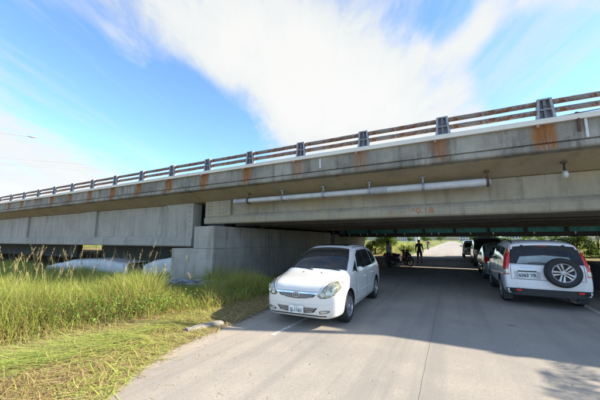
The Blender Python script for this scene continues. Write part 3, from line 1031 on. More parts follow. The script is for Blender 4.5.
    def strip(s, name, pts, w, mat, parent=None, t=.004):
        """narrow band along points on the shell (panel gaps, mouldings)"""
        mb = MB(); P = []
        pts = [Vector(p) for p in pts]
        for a, b2_ in zip(pts, pts[1:]):
            k = max(1, int((b2_ - a).length / .07))
            for i in range(k): P.append(a + (b2_ - a) * i / k)
        P.append(pts[-1])
        V = []
        for i, p in enumerate(P):
            q, n, _, _ = s.bvh.find_nearest(p)
            d = (P[min(i + 1, len(P) - 1)] - P[max(i - 1, 0)]).normalized()
            sv = d.cross(n).normalized() * w / 2
            V += [q + n * t + sv, q + n * t - sv, q - n * .006 - sv, q - n * .006 + sv]
        F = []
        for i in range(len(P) - 1):
            o = 4 * i
            F += [(o, o + 1, o + 5, o + 4), (o + 1, o + 2, o + 6, o + 5), (o + 3, o, o + 4, o + 7)]
        mb.add(V, F)
        return mb.build(name, mat, parent or s.root, smooth=True)

    def mirror_part(s, xs, z, mat, sides=(1, -1)):
        for sd in sides:
            p = s.side(xs, z, sd)
            mb = MB()
            prof = [(0, -.045), (.055, -.05), (.085, -.03), (.09, .01), (.07, .055), (0, .075)]
            mb.lathe(prof, (0, 0, 0), 16, 'x')
            mb.v = [(x * .8, y * .95, z2 * .68) for x, y, z2 in mb.v]
            mb.v = [(p.x + x, p.y + sd * .10 + y, p.z + .03 + z2) for x, y, z2 in mb.v]
            m = mb.build('door_mirror', mat, s.root, smooth=True)
            MB().tube([(p.x, p.y - sd * .03, p.z - .01), (p.x, p.y + sd * .09, p.z + .01)], .025, 8).build('mirror_stalk', M_TRIM, m)

    def handle(s, xs, z, mat):
        for sd in (1, -1):
            a = s.side(xs - .08, z, sd); b2_ = s.side(xs + .08, z, sd)
            o = Vector((0, sd * .028, 0))
            MB().tube([a - o * .3, a + o, (a + b2_) / 2 + o * 1.1, b2_ + o, b2_ - o * .3], [.012, .014, .015, .014, .012], 8).build('door_handle', mat, s.root, smooth=True)

    def plate(s, c, w, h, text, facing, tmat, tsize, sub=None):
        """facing +1 front, -1 rear"""
        p = MB().box(-.006, .006, -w / 2, w / 2, -h / 2, h / 2).build('number_plate', M_PLATE, s.root, bevel=.003)
        p.location = c
        t = text_mesh('plate_text', text, tsize, tmat, p, .003, .92)
        rz = R(90) if facing > 0 else R(-90)
        t.rotation_euler = (R(90), 0, rz); t.location = (.0085 * facing, 0, -.018 if sub else 0)
        if sub:
            t2 = text_mesh('plate_text', sub, tsize * .34, tmat, p, .001, 1.3)
            t2.rotation_euler = (R(90), 0, rz); t2.location = (.0085 * facing, 0, h * .33)
        return p


def bumper_bar(car, rear, z0, z1, hw, depth, out, mat, name):
    """wrap-round bumper as a solid bar following the plan of the car's end"""
    sg = -1 if rear else 1
    xe = (car.mid if not rear else -(car.L - car.mid))
    outl = []
    n = 16
    for i in range(n + 1):
        t = -1 + 2 * i / n
        y = hw * t
        x = xe + sg * (out - depth * abs(t) ** 4)
        outl.append((x, y))
    inner = [(x - sg * .14, y * .98) for x, y in outl[::-1]]
    return MB().prism(outl + inner, z0, z1, 'z').build(name, mat, car.root, bevel=.022, smooth=True, sharp=50)


WISH = [(0.00, .30, .50, .50, .47, .68, .35, .72, .735), (0.05, .21, .65, .50, .61, .735, .48, .785, .805), (0.14, .185, .75, .52, .715, .775, .58, .83, .86),
        (0.35, .18, .82, .55, .785, .82, .64, .885, .92), (0.62, .18, .84, .60, .805, .85, .66, .915, .95), (0.86, .18, .845, .62, .81, .89, .69, .955, .995),
        (0.97, .18, .845, .62, .815, .905, .695, .985, 1.03), (1.28, .18, .8475, .62, .817, .93, .68, 1.17, 1.225), (1.68, .18, .8475, .62, .818, .95, .65, 1.37, 1.425),
        (2.00, .18, .8475, .62, .818, .955, .625, 1.465, 1.525), (2.30, .18, .8475, .62, .818, .96, .612, 1.51, 1.57), (2.80, .18, .8475, .62, .818, .965, .608, 1.525, 1.59),
        (3.40, .18, .8475, .63, .818, .97, .60, 1.50, 1.565), (3.90, .18, .845, .64, .81, .98, .585, 1.445, 1.51), (4.20, .20, .83, .65, .79, .985, .56, 1.37, 1.43),
        (4.38, .25, .80, .66, .75, .98, .55, 1.20, 1.26), (4.50, .30, .74, .62, .70, .90, .52, 1.0, 1.04), (4.55, .36, .63, .60, .60, .78, .45, .84, .86)]


def front_face(c):
    """wide grille, teardrop lamps, lower intake and fog lamps of the minivan"""
    F0 = c.front
    F = lambda y, z: F0(y, z + (.065 if z > .45 else .03))
    # grille
    up = [(-.42, .60), (-.36, .545), (-.2, .512), (0, .50), (.2, .512), (.36, .545), (.42, .60), (.22, .597), (0, .592), (-.22, .597)]
    g = c.patch('grille', [F(y, z) for y, z in up], M_TRIM, t=.004, step=.05)
    for k in range(1, 4):
        z = .505 + k * .024
        hw = .40 - (3 - k) * .055
        c.strip('grille_bar', [F(-hw, z + .02 * (hw / .42) ** 2) + Vector((.006, 0, 0)), F(-hw / 2, z + .002), F(0, z), F(hw / 2, z + .002), F(hw, z + .02 * (hw / .42) ** 2)], .010, pmat('grille_grey', (.30, .31, .32), .35, .2), g, t=.010)
    for k in range(-9, 10):
        y = k * .042
        zt = .595
        zb = .505 + .1 * abs(y / .42) ** 1.6 * .5
        c.strip('grille_bar', [F(y, zb + .006), F(y, zt - .004)], .006, pmat('grille_grey', (0, 0, 0)), g, t=.008)
    c.strip('chrome_strip', [F(y, .612 + .0 * abs(y)) for y in (-.44, -.3, -.15, 0, .15, .3, .44)], .026, pmat('chrome_blue', (.42, .5, .72), .14, 1.0), g, t=.012)
    # badge: three interlocking ellipses
    e0 = F(0, .575) + Vector((.022, 0, 0))
    mb = MB()
    for (a, b2_, dz, r) in ((.070, .047, 0, .0085), (.024, .044, 0, .006), (.047, .017, .026, .006)):
        mb.tube([e0 + Vector((0, a * math.cos(t), b2_ * math.sin(t) + dz)) for t in (2 * math.pi * i / 24 for i in range(25))], r, 6)
    mb.build('badge', M_CHROME, c.root, smooth=True)
    for sd in (1, -1):
        S = lambda xs, z: c.side(xs, z, sd)
        out = [F(sd * .445, .575), F(sd * .50, .535), F(sd * .58, .535), F(sd * .66, .555), F(sd * .72, .60), S(.36, .75), S(.56, .835), S(.53, .85), c.top(.42, sd * .70), c.top(.30, sd * .63), F(sd * .53, .665)]
        h = c.patch('headlight', out, M_LAMPY, t=.007, step=.04)
        c.strip('lamp_seal', out + out[:1], .009, M_SEAM, h, t=.010)
        c.patch('lamp_bezel', [F(sd * .47, .572), F(sd * .51, .552), F(sd * .56, .553), F(sd * .58, .60), F(sd * .54, .635)], M_LAMPD, h, t=.011, step=.03)
        for (y, z, r) in ((.535, .592, .040), (.635, .625, .050), (.70, .68, .035)):
            p = F(sd * y, z); q, n, _, _ = c.bvh.find_nearest(p)
            mb = MB().lathe([(0, .004), (r * .5, .002), (r, .010), (r * 1.1, .0)], (0, 0, 0), 18, 'z')
            rot = n.to_track_quat('Z', 'Y')
            mb.v = [tuple(rot @ Vector(w) + q + n * .011) for w in mb.v]
            mb.build('reflector', M_CLEAR, h, smooth=True)
        c.patch('turn_lens', [S(.40, .77), S(.54, .83), S(.50, .84), c.top(.42, sd * .72)], M_CLEAR, h, t=.010, step=.03)
        # fog lamps
        fo = [F(sd * .46, .315), F(sd * .48, .275), F(sd * .60, .285), F(sd * .66, .31), F(sd * .665, .345), F(sd * .58, .345), F(sd * .50, .335)]
        f = c.patch('fog_light', fo, M_LAMPD, t=.003, step=.04)
        p = F(sd * .54, .312)
        c.patch('fog_lens', [F(sd * .49, .315), F(sd * .51, .292), F(sd * .58, .297), F(sd * .62, .318), F(sd * .58, .334), F(sd * .51, .328)], M_CLEAR, f, t=.009, step=.03)
        c.strip('bumper_gap', [F(sd * .58, .53), F(sd * .72, .585), S(.28, .66), S(.46, .63), S(.50, .54)], .006, M_SEAM)
    lo = [(-.44, .385), (-.36, .295), (-.18, .278), (.18, .278), (.36, .295), (.44, .385), (.22, .382), (-.22, .382)]
    g2 = c.patch('lower_intake', [F(y, z) for y, z in lo], M_TRIM, t=.003, step=.05)
    for k in range(3):
        z = .312 + k * .031; hw = .34 + k * .03
        c.strip('intake_bar', [F(-hw, z), F(0, z), F(hw, z)], .012, pmat('silver_bar', (.42, .43, .44), .35, .5), g2, t=.012)
    pc = F(0, .335) + Vector((.026, 0, 0))
    c.plate(pc, .32, .15, '2J-1161', 1, M_PTEXTG, .095, '• • • •')
    c.strip('bumper_crease', [F0(y, .455 + .03 * abs(y)) for y in (-.66, -.5, -.3, 0, .3, .5, .66)], .012, c.paint, t=.010)
    c.strip('air_dam', [F(y, .235) for y in (-.6, -.4, 0, .4, .6)], .022, M_TRIM, t=.006)


def wagon_sides(c, glass, handles=True, x_a=1.52):
    """side glass, panel gaps and handles shared by the low wagons"""
    for sd in (1, -1):
        S = lambda xs, z: c.side(xs, z, sd)
        c.patch('side_window', [S(1.62, 1.005), S(2.42, 1.01), S(2.46, 1.44), S(2.18, 1.435), S(1.90, 1.33)], glass, t=.003)
        c.patch('quarter_window', [S(1.24, .985), S(1.56, 1.005), S(1.72, 1.225)], glass, t=.003, step=.05)
        c.patch('side_window', [S(2.50, 1.01), S(3.26, 1.02), S(3.24, 1.44), S(2.54, 1.445)], glass, t=.003)
        c.patch('quarter_window', [S(3.31, 1.02), S(3.98, 1.10), S(3.86, 1.30), S(3.29, 1.43)], glass, t=.003)
        c.patch('door_pillar', [S(2.425, 1.015), S(2.495, 1.015), S(2.535, 1.435), S(2.465, 1.435)], M_TRIM, t=.0028, step=.05)
        c.strip('door_gap', [S(1.38, .40), S(1.36, .70), S(1.36, .97)], .007, M_SEAM)
        c.strip('door_gap', [S(2.44, .32), S(2.45, .7), S(2.455, .99)], .007, M_SEAM)
        c.strip('door_gap', [S(3.05, .62), S(3.30, .80), S(3.30, .99)], .007, M_SEAM)
        c.strip('sill_gap', [S(1.40, .34), S(2.2, .30), S(3.0, .31)], .007, M_SEAM)
        c.strip('side_moulding', [S(1.42, .52), S(2.2, .515), S(3.0, .52)], .035, c.paint, t=.012)
        c.strip('side_indicator', [S(1.12, .70), S(1.19, .70)], .03, M_CLEAR, t=.008)
    c.handle(2.28, .80, c.paint); c.handle(3.12, .82, c.paint)


# ---- the white minivan facing the camera
wish = Car('minivan', WISH, 2.75, .88, .315, .195, .83, M_WHITE, 'white minivan parked facing the camera with headlights and front number plate', (-2.87, 7.385, 0), R(-88), 1.655)
wish.L = 4.55
front_face(wish)
F = wish.front
wish.patch('windscreen', [F(y, z) for y, z in ((-.71, 1.02), (-.35, 1.045), (0, 1.055), (.35, 1.045), (.71, 1.02), (.635, 1.28), (.54, 1.46), (.3, 1.495), (0, 1.505), (-.3, 1.495), (-.54, 1.46), (-.635, 1.28))], M_GLASS, t=.007, step=.06)
wagon_sides(wish, M_GLASS)
wish.mirror_part(1.52, 1.0, M_WHITE, (1,))
wish.patch('sunroof', [wish.top(x, y) for x, y in ((2.22, -.40), (2.22, .40), (2.95, .40), (2.95, -.40))], M_GLASS, t=.004, step=.1)
for sd in (1, -1):
    wish.strip('bonnet_gap', [F(sd * .47, .715), wish.top(.42, sd * .60), wish.top(.68, sd * .70), wish.top(.88, sd * .715)], .006, M_SEAM)
    wish.strip('roof_moulding', [wish.top(x, sd * .555) for x in (2.1, 2.6, 3.2, 3.8)], .02, M_TRIM, t=.003)
wish.strip('bonnet_gap', [F(y, .705) for y in (-.46, -.2, 0, .2, .46)], .005, M_SEAM)
for (a, b) in ((-.05, -.62), (.58, -.02)):
    p = [F(a, 1.03) + Vector((.012, 0, .0)), F((a + b) / 2, 1.062) + Vector((.018, 0, 0)), F(b, 1.07) + Vector((.016, 0, 0))]
    MB().tube(p, [.012, .009, .006], 6).build('wiper', M_TRIM, wish.root)
for y in (-.22, .22):
    p = wish.top(.80, y)
    MB().lathe([(0, .016), (.014, .012), (.018, 0), (.018, -.01)], tuple(p), 8, 'z').build('washer_jet', M_TRIM, wish.root)
# faces behind the glass cannot be seen; inside mirror shows as a dark block
MB().box(-.02, .02, -.11, .11, -.03, .03).build('rear_view_mirror', M_TRIM, wish.root, bevel=.01).location = F(0, 1.45) + Vector((-.05, 0, 0))


def wagon_rear(c, lampmat):
    Rr = c.rear
    c.patch('rear_window', [Rr(y, z) for y, z in ((-.62, 1.04), (0, 1.03), (.62, 1.04), (.52, 1.36), (0, 1.40), (-.52, 1.36))], M_GLASS, t=.003, step=.08)
    for sd in (1, -1):
        S = lambda xs, z: c.side(xs, z, sd)
        l = c.patch('tail_light', [Rr(sd * .60, .98), Rr(sd * .66, .72), S(4.42, .70), S(4.30, .80), S(4.25, .98), Rr(sd * .66, 1.03)], M_RED, t=.008, step=.05)
        c.patch('reverse_lens', [Rr(sd * .63, .80), Rr(sd * .65, .74), Rr(sd * .70, .74), Rr(sd * .70, .80)], M_CLEAR, l, t=.012, step=.04)
        c.strip('reflector', [Rr(sd * .45, .36), Rr(sd * .6, .37)], .03, M_REDD, t=.008)
    c.strip('tailgate_gap', [Rr(-.58, 1.0), Rr(-.58, .62), Rr(0, .60), Rr(.58, .62), Rr(.58, 1.0)], .007, M_SEAM)
    c.plate(Rr(0, .78) + Vector((-.012, 0, 0)), .34, .16, '• • • •', -1, M_PTEXT, .08)
    bumper_bar(c, True, .28, .56, .76, .20, .045, c.paint, 'bumper')


wagon_rear(wish, M_RED)

# ---- the silver-white off-roader with the spare wheel
CRV = [(0.00, .40, .55, .60, .50, .80, .40, .85, .88), (0.05, .30, .70, .60, .66, .86, .52, .92, .95), (0.2, .27, .80, .62, .76, .93, .60, .98, 1.0), (0.6, .26, .87, .68, .82, 1.0, .68, 1.04, 1.07),
       (1.1, .26, .885, .70, .845, 1.04, .72, 1.08, 1.12), (1.25, .26, .887, .70, .847, 1.05, .725, 1.13, 1.18), (1.6, .26, .89, .70, .85, 1.06, .72, 1.36, 1.41), (1.95, .26, .89, .70, .85, 1.065, .70, 1.56, 1.625),
       (2.3, .26, .89, .70, .85, 1.07, .69, 1.625, 1.695), (3.0, .26, .89, .70, .85, 1.075, .69, 1.64, 1.715), (3.7, .26, .89, .70, .85, 1.08, .685, 1.62, 1.695), (4.08, .27, .887, .72, .85, 1.085, .68, 1.575, 1.65),
       (4.20, .275, .884, .72, .847, 1.085, .68, 1.545, 1.615), (4.27, .28, .878, .72, .842, 1.08, .70, 1.42, 1.47), (4.33, .29, .868, .72, .832, 1.07, .745, 1.18, 1.20), (4.365, .31, .85, .72, .815, 1.02, .74, 1.07, 1.09), (4.385, .36, .80, .70, .76, .96, .66, 1.0, 1.01)]
SUVX = 2.03
crv = Car('off_road_car', CRV, 2.62, .87, .345, .22, .87, M_PEARL, 'silver white off-road car with a spare wheel on its tailgate', (SUVX, 10.27 + 1.31, 0), R(90), 1.755, arch=.06)
crv.L = 4.385
Rr = crv.rear
crv.patch('rear_window', [Rr(y, z) for y, z in ((-.745, 1.085), (-.3, 1.075), (0, 1.07), (.3, 1.075), (.745, 1.085), (.675, 1.51), (.3, 1.555), (0, 1.565), (-.3, 1.555), (-.675, 1.51))], M_GLASS, t=.003, step=.07)
for sd in (1, -1):
    S = lambda xs, z: crv.side(xs, z, sd)
    l = crv.patch('tail_light', [Rr(sd * .765, .80), S(4.26, .79), S(4.20, 1.05), S(4.10, 1.30), S(4.06, 1.57), Rr(sd * .675, 1.55), Rr(sd * .70, 1.36), Rr(sd * .735, 1.10)], M_RED, t=.010, step=.05)
    crv.patch('turn_lens', [S(4.13, 1.31), S(4.07, 1.56), Rr(sd * .68, 1.54), Rr(sd * .705, 1.33)], M_AMBER, l, t=.014, step=.05)
    crv.patch('reverse_lens', [Rr(sd * .772, .825), S(4.27, .825), S(4.26, .93), Rr(sd * .765, .93)], M_CLEAR, l, t=.014, step=.04)
    crv.patch('side_window', [S(1.72, 1.12), S(2.40, 1.125), S(2.42, 1.52), S(2.12, 1.50)], M_GLASS, t=.003)
    crv.patch('quarter_window', [S(1.46, 1.11), S(1.67, 1.12), S(1.80, 1.30)], M_GLASS, t=.003, step=.05)
    crv.patch('side_window', [S(2.48, 1.125), S(3.22, 1.13), S(3.16, 1.525), S(2.50, 1.525)], M_GLASS, t=.003)
    crv.patch('quarter_window', [S(3.30, 1.135), S(3.98, 1.15), S(3.90, 1.47), S(3.24, 1.52)], M_GLASS, t=.003)
    crv.strip('door_gap', [S(1.40, .45), S(1.38, .8), S(1.42, 1.08)], .007, M_SEAM)
    crv.strip('door_gap', [S(2.44, .42), S(2.44, 1.1)], .007, M_SEAM)
    crv.strip('door_gap', [S(2.95, .75), S(3.24, .95), S(3.25, 1.1)], .007, M_SEAM)
    crv.strip('side_cladding', [S(1.36, .40), S(2.2, .385), S(2.98, .40)], .16, M_TRIM, t=.018)
    crv.strip('side_moulding', [S(1.42, .70), S(2.2, .70), S(3.0, .705)], .04, M_PEARL, t=.012)
    MB().tube([crv.top(1.95, sd * .60) + Vector((0, 0, .0)), crv.top(2.1, sd * .60) + Vector((0, 0, .055)), crv.top(3.0, sd * .60) + Vector((0, 0, .06)), crv.top(3.85, sd * .60) + Vector((0, 0, .055)), crv.top(4.0, sd * .60)], .018, 8).build('roof_rail', M_TRIM, crv.root, smooth=True)
    MB().box(-.02, .03, -.10, .10, -.15, .15).build('mud_flap', M_TRIM, crv.root).location = (crv.X(.87 + 2.62 + .40), sd * .77, .26)
    MB().box(-.012, .012, -.055, .055, -.02, .02).build('reflector', pmat('bright_reflector', (.75, .02, .015), .15, coat=.8), crv.root, bevel=.004).location = (-(crv.L - crv.mid) - .066, sd * .60, .435)
bumper_bar(crv, True, .475, .685, .87, .20, .075, M_PEARL, 'bumper')
crv.patch('bumper_shade', [Rr(-.80, .31), Rr(.80, .31), Rr(.835, .40), Rr(.835, .475), Rr(0, .475), Rr(-.835, .475), Rr(-.835, .40)], M_TRIM, t=.02, step=.08, axis=(-1, 0, 0))  # black patch and bar stand in for the shade beneath the bumper
bumper_bar(crv, True, .30, .474, .80, .10, .058, M_TRIM, 'bumper_shade')
crv.strip('tailgate_gap', [Rr(-.72, 1.07), Rr(-.73, .70), Rr(0, .695), Rr(.73, .70), Rr(.72, 1.07)], .008, M_SEAM)
crv.strip('tailgate_gap', [Rr(y, 1.06) for y in (-.72, 0, .72)], .006, M_SEAM)
crv.patch('plate_recess', [Rr(y, z) for y, z in ((.12, .71), (.66, .71), (.66, .90), (.12, .90))], pmat('silver_recess', (.45, .47, .49), .35, .3), t=.002, step=.1)
crv.patch('daylight_patch', [Rr(y, z) for y, z in ((-.55, 1.10), (0, 1.09), (.58, 1.10), (.50, 1.27), (0, 1.31), (-.48, 1.27))], M_GLASS2, t=.0045, step=.08)  # pale area painting the daylight that would show through the window
crv.strip('plate_lamp_bar', [Rr(.20, .905), Rr(.58, .905)], .025, M_TRIM, t=.02)
crv.plate(Rr(.39, .80) + Vector((-.02, 0, 0)), .38, .16, '6363 YR', -1, M_PTEXT, .112)
for (y, z, w) in ((.40, 1.005, .24),):
    crv.strip('badge', [Rr(y - w / 2, z), Rr(y + w / 2, z)], .022, M_CHROME, t=.006)
p = [Rr(-.10, 1.10) + Vector((-.02, 0, 0)), Rr(.1, 1.125) + Vector((-.022, 0, 0)), Rr(.34, 1.115) + Vector((-.02, 0, 0))]
MB().tube(p, [.014, .010, .008], 6).build('wiper', M_TRIM, crv.root)
MB().box(-.03, .03, -.10, .10, -.015, .015).build('stop_lamp', M_REDD, crv.root, bevel=.006).location = Rr(0, 1.545) + Vector((-.0, 0, 0))
for sd in (1, -1):
    MB().box(-.02, .02, -.03, .03, -.02, .02).build('window_hinge', M_TRIM, crv.root, bevel=.006).location = Rr(sd * .42, 1.55) + Vector((-.01, 0, 0))
MB().tube([(-2.05, -.52, .27), (-2.28, -.52, .27)], .045, 14, cap=False).build('exhaust_pipe', M_CHROME, crv.root, smooth=True)
MB().tube([(-1.75, -.52, .29), (-2.1, -.52, .28)], .11, 14).build('silencer', pmat('rusty_silencer', (.13, .10, .08), .6, .5), crv.root, smooth=True)
# spare wheel on its bracket, towards the right of the tailgate
T, RM, H = wheel_parts(.345, .21, 5)
xr = -(crv.L - crv.mid)
sp = T.build('spare_wheel', M_TYRE, crv.root, smooth=True)
RM.build('rim', M_ALLOY, sp, smooth=True, sharp=30); H.build('wheel_back', M_HUB, sp)
sp.location = (xr - .145, -.28, .91); sp.rotation_euler = (0, R(20), R(90))
MB().tube([(xr - .10, -.28, .91), (xr + .06, -.28, .91)], .09, 14).build('spare_bracket', M_TRIM, crv.root)
crv.mirror_part(1.58, 1.10, M_TRIM)
crv.handle(2.28, .96, M_PEARL); crv.handle(3.10, .97, M_PEARL)
F = crv.front
crv.patch('windscreen', [F(y, z) for y, z in ((-.73, 1.18), (0, 1.215), (.73, 1.18), (.63, 1.52), (0, 1.57), (-.63, 1.52))], M_GLASS, t=.003, step=.09)
for sd in (1, -1):
    crv.patch('headlight', [F(sd * .50, .78), F(sd * .70, .76), crv.side(.3, .80, sd), crv.side(.38, .90, sd), F(sd * .52, .88)], M_CLEAR, t=.008)
crv.patch('grille', [F(y, z) for y, z in ((-.42, .72), (.42, .72), (.46, .85), (-.46, .85))], M_TRIM, t=.004)


def scaled(rows, kx=1, ky=1, kz=1, base=.18):
    return [(r[0] * kx, r[1], r[2] * ky, base + (r[3] - base) * kz, r[4] * ky, base + (r[5] - base) * kz, r[6] * ky, base + (r[7] - base) * kz, base + (r[8] - base) * kz) for r in rows]


# ---- silver grey wagon behind the off-roader
w2 = Car('estate_car', WISH, 2.75, .88, .315, .2, .83, M_SILV, 'grey silver estate car parked just in front of the silver white off-road car', (1.95, 15.4 + 1.375, 0), R(90), 1.655)
w2.L = 4.55
wagon_sides(w2, M_GLASS); wagon_rear(w2, M_RED); w2.mirror_part(1.52, 1.0, M_SILV)
F = w2.front
w2.patch('windscreen', [F(y, z) for y, z in ((-.70, 1.075), (0, 1.115), (.70, 1.075), (.54, 1.46), (0, 1.505), (-.54, 1.46))], M_GLASS, t=.003, step=.09)

# ---- tall black van, third in the row
def box_rear(c):
    Rr = c.rear
    zt = c.ztop
    c.patch('rear_window', [Rr(y, z) for y, z in ((-.64, 1.15), (0, 1.14), (.64, 1.15), (.57, zt - .28), (0, zt - .24), (-.57, zt - .28))], M_GLASS, t=.003, step=.08)
    for sd in (1, -1):
        S = lambda xs, z: c.side(xs, z, sd)
        c.patch('tail_light', [Rr(sd * .765, .80), S(4.26, .79), S(4.20, 1.05), Rr(sd * .735, 1.10)], M_RED, t=.010, step=.05)
        for (a, b, n) in ((1.72, 2.40, 'side_window'), (2.48, 3.22, 'side_window'), (3.30, 3.95, 'quarter_window')):
            c.patch(n, [S(a, 1.14), S(b, 1.145), S(b - .03, zt - .17), S(a + (.4 if a < 2 else .02), zt - .17)], M_GLASS, t=.003)
        c.strip('door_gap', [S(2.44, .42), S(2.44, 1.1)], .007, M_SEAM)
    c.plate(Rr(0, .86) + Vector((-.014, 0, 0)), .34, .16, '• • • •', -1, M_PTEXT, .08)
    bumper_bar(c, True, .35, .62, .87, .20, .06, c.paint, 'bumper')
    F = c.front
    c.patch('windscreen', [F(y, z) for y, z in ((-.73, 1.22), (0, 1.26), (.73, 1.22), (.63, zt - .16), (0, zt - .11), (-.63, zt - .16))], M_GLASS, t=.003, step=.1)
    c.mirror_part(1.58, 1.12, c.paint)


van = Car('van', scaled(CRV, 1.0, .98, 1.14), 2.62, .87, .33, .21, .86, M_BLKP, 'tall black van parked behind the grey silver estate car', (1.98, 23.6, 0), R(90), 1.72)
van.L = 4.385; van.ztop = .18 + (1.665 - .18) * 1.14
box_rear(van)

# ---- white hatchback farthest down the row
w3 = Car('hatchback', scaled(CRV, .92, .93, .98), 2.42, .80, .31, .19, .80, M_WHITE, 'small white car with dark rear glass farthest along the parked row', (1.62, 32.6 + 1.2, 0), R(90), 1.60)
w3.L = 4.385 * .92; w3.ztop = .18 + (1.665 - .18) * .98
Rr = w3.rear
w3.patch('rear_window', [Rr(y, z) for y, z in ((-.62, 1.02), (0, 1.01), (.62, 1.02), (.56, 1.40), (0, 1.44), (-.56, 1.40))], M_GLASS, t=.003, step=.08)
w3.patch('tailgate_panel', [Rr(y, z) for y, z in ((-.62, .62), (.62, .62), (.64, .99), (-.64, .99))], M_BLKP, t=.0025, step=.1)
for sd in (1, -1):
    S = lambda xs, z: w3.side(xs, z, sd)
    w3.patch('tail_light', [Rr(sd * .70, .72), S(3.92, .72), S(3.88, .92), Rr(sd * .68, .95)], M_RED, t=.010, step=.05)
    w3.patch('side_window', [S(1.6, 1.06), S(2.2, 1.06), S(2.2, 1.44), S(2.0, 1.43)], M_GLASS, t=.003)
    w3.patch('side_window', [S(2.28, 1.06), S(3.3, 1.06), S(3.2, 1.44), S(2.3, 1.45)], M_GLASS, t=.003)
w3.plate(Rr(0, .80) + Vector((-.014, 0, 0)), .34, .16, '• • • •', -1, M_PTEXT, .08)
bumper_bar(w3, True, .33, .56, .81, .18, .05, M_WHITE, 'bumper')
w3.mirror_part(1.5, 1.06, M_TRIM)
F = w3.front
w3.patch('windscreen', [F(y, z) for y, z in ((-.66, 1.16), (0, 1.19), (.66, 1.16), (.58, 1.48), (0, 1.53), (-.58, 1.48))], M_GLASS, t=.003, step=.1)

# ================================================================== KERB, WALL, STORED PILES
M_KERB = concrete('kerb_concrete', (.28, .265, .235), (.17, .155, .135), .7, .4, .5)
def kerb_block(x0, y0, x1, y1, w, h, label, tilt=0.0):
    d = Vector((x1 - x0, y1 - y0)); L_ = d.length
    mb = MB(); n = 7; V = []
    prof = [(-w / 2, -.08), (-w / 2, h - .02), (-w / 2 + .025, h), (w / 2 - .02, h), (w / 2, h - .03), (w / 2, -.08)]
    for i in range(n + 1):
        t = i / n
        for (a, z) in prof:
            V.append((t * L_, a + random.uniform(-.008, .008), z + (random.uniform(-.012, .006) if z > 0 else 0) - tilt * t))
    k = len(prof)
    Fc = [(i * k + j, i * k + (j + 1) % k, (i + 1) * k + (j + 1) % k, (i + 1) * k + j) for i in range(n) for j in range(k)]
    Fc += [tuple(range(k)), tuple(range(n * k, n * k + k))]
    mb.add(V, Fc)
    o = mb.build('kerb_stone', M_KERB)
    o.location = (x0, y0, 0.0); o.rotation_euler = (0, 0, math.atan2(d.y, d.x))
    return tag(o, label, 'kerb stone')
kerb_block(-4.46, 3.93, -4.24, 4.62, .16, .085, 'pale broken kerb stone lying clear at the road edge')

lw = empty('low_wall', (4.2, 20, 0), label='low dark concrete wall along the right side under the bridge', cat='wall')
for a in np.arange(8.6, 34.4, 2.6):
    o = MB().box(0, .24, .012, 2.588, -.2, .86).build('panel', M_DARKC, lw, bevel=.012); o.location = (-.14, a - 20, 0)
    o = MB().box(-.05, .29, .004, 2.596, .864, .94).build('coping', M_DARKC, lw, bevel=.012); o.location = (-.14, a - 20, 0)
rk = empty('roadside_kerb', (4.0, 20, 0), label='narrow kerb at the foot of the low wall', cat='kerb')
for a in np.arange(8.6, 34.4, 1.3):
    o = MB().box(-.03, .10, .006, 1.294, -.1, .11).build('kerb_stone', M_KERB, rk, bevel=.015); o.location = (-.04, a - 20, 0)

# dark back walls under the left spans with a bright opening between them
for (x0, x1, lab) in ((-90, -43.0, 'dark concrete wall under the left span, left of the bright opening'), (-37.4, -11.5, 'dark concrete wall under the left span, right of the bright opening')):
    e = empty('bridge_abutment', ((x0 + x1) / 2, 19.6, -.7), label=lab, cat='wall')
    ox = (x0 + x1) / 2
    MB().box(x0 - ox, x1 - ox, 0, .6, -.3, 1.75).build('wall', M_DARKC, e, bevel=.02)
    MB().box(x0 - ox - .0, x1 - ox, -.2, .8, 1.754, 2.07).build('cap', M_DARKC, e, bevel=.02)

def tarp_mat():
    m, nt, b = _nt('pale_blue_tarpaulin')
    v = _coord(nt)
    c = _mixc(nt, _ramp(nt, _noise(nt, v, 1.5, 6), .3, .7), (.44, .46, .47), (.52, .53, .54))
    nt.links.new(c, b.inputs['Base Color']); b.inputs['Roughness'].default_value = .42
    _bump(nt, b, _noise(nt, _coord(nt, (2, 2, 6)), 3, 6, .6), .5, .04)
    return m
M_TARP = tarp_mat()
M_TILE = pmat('grey_roof_tile', (.20, .22, .26), .6, var=.35, scale=2.5, bump=.3)


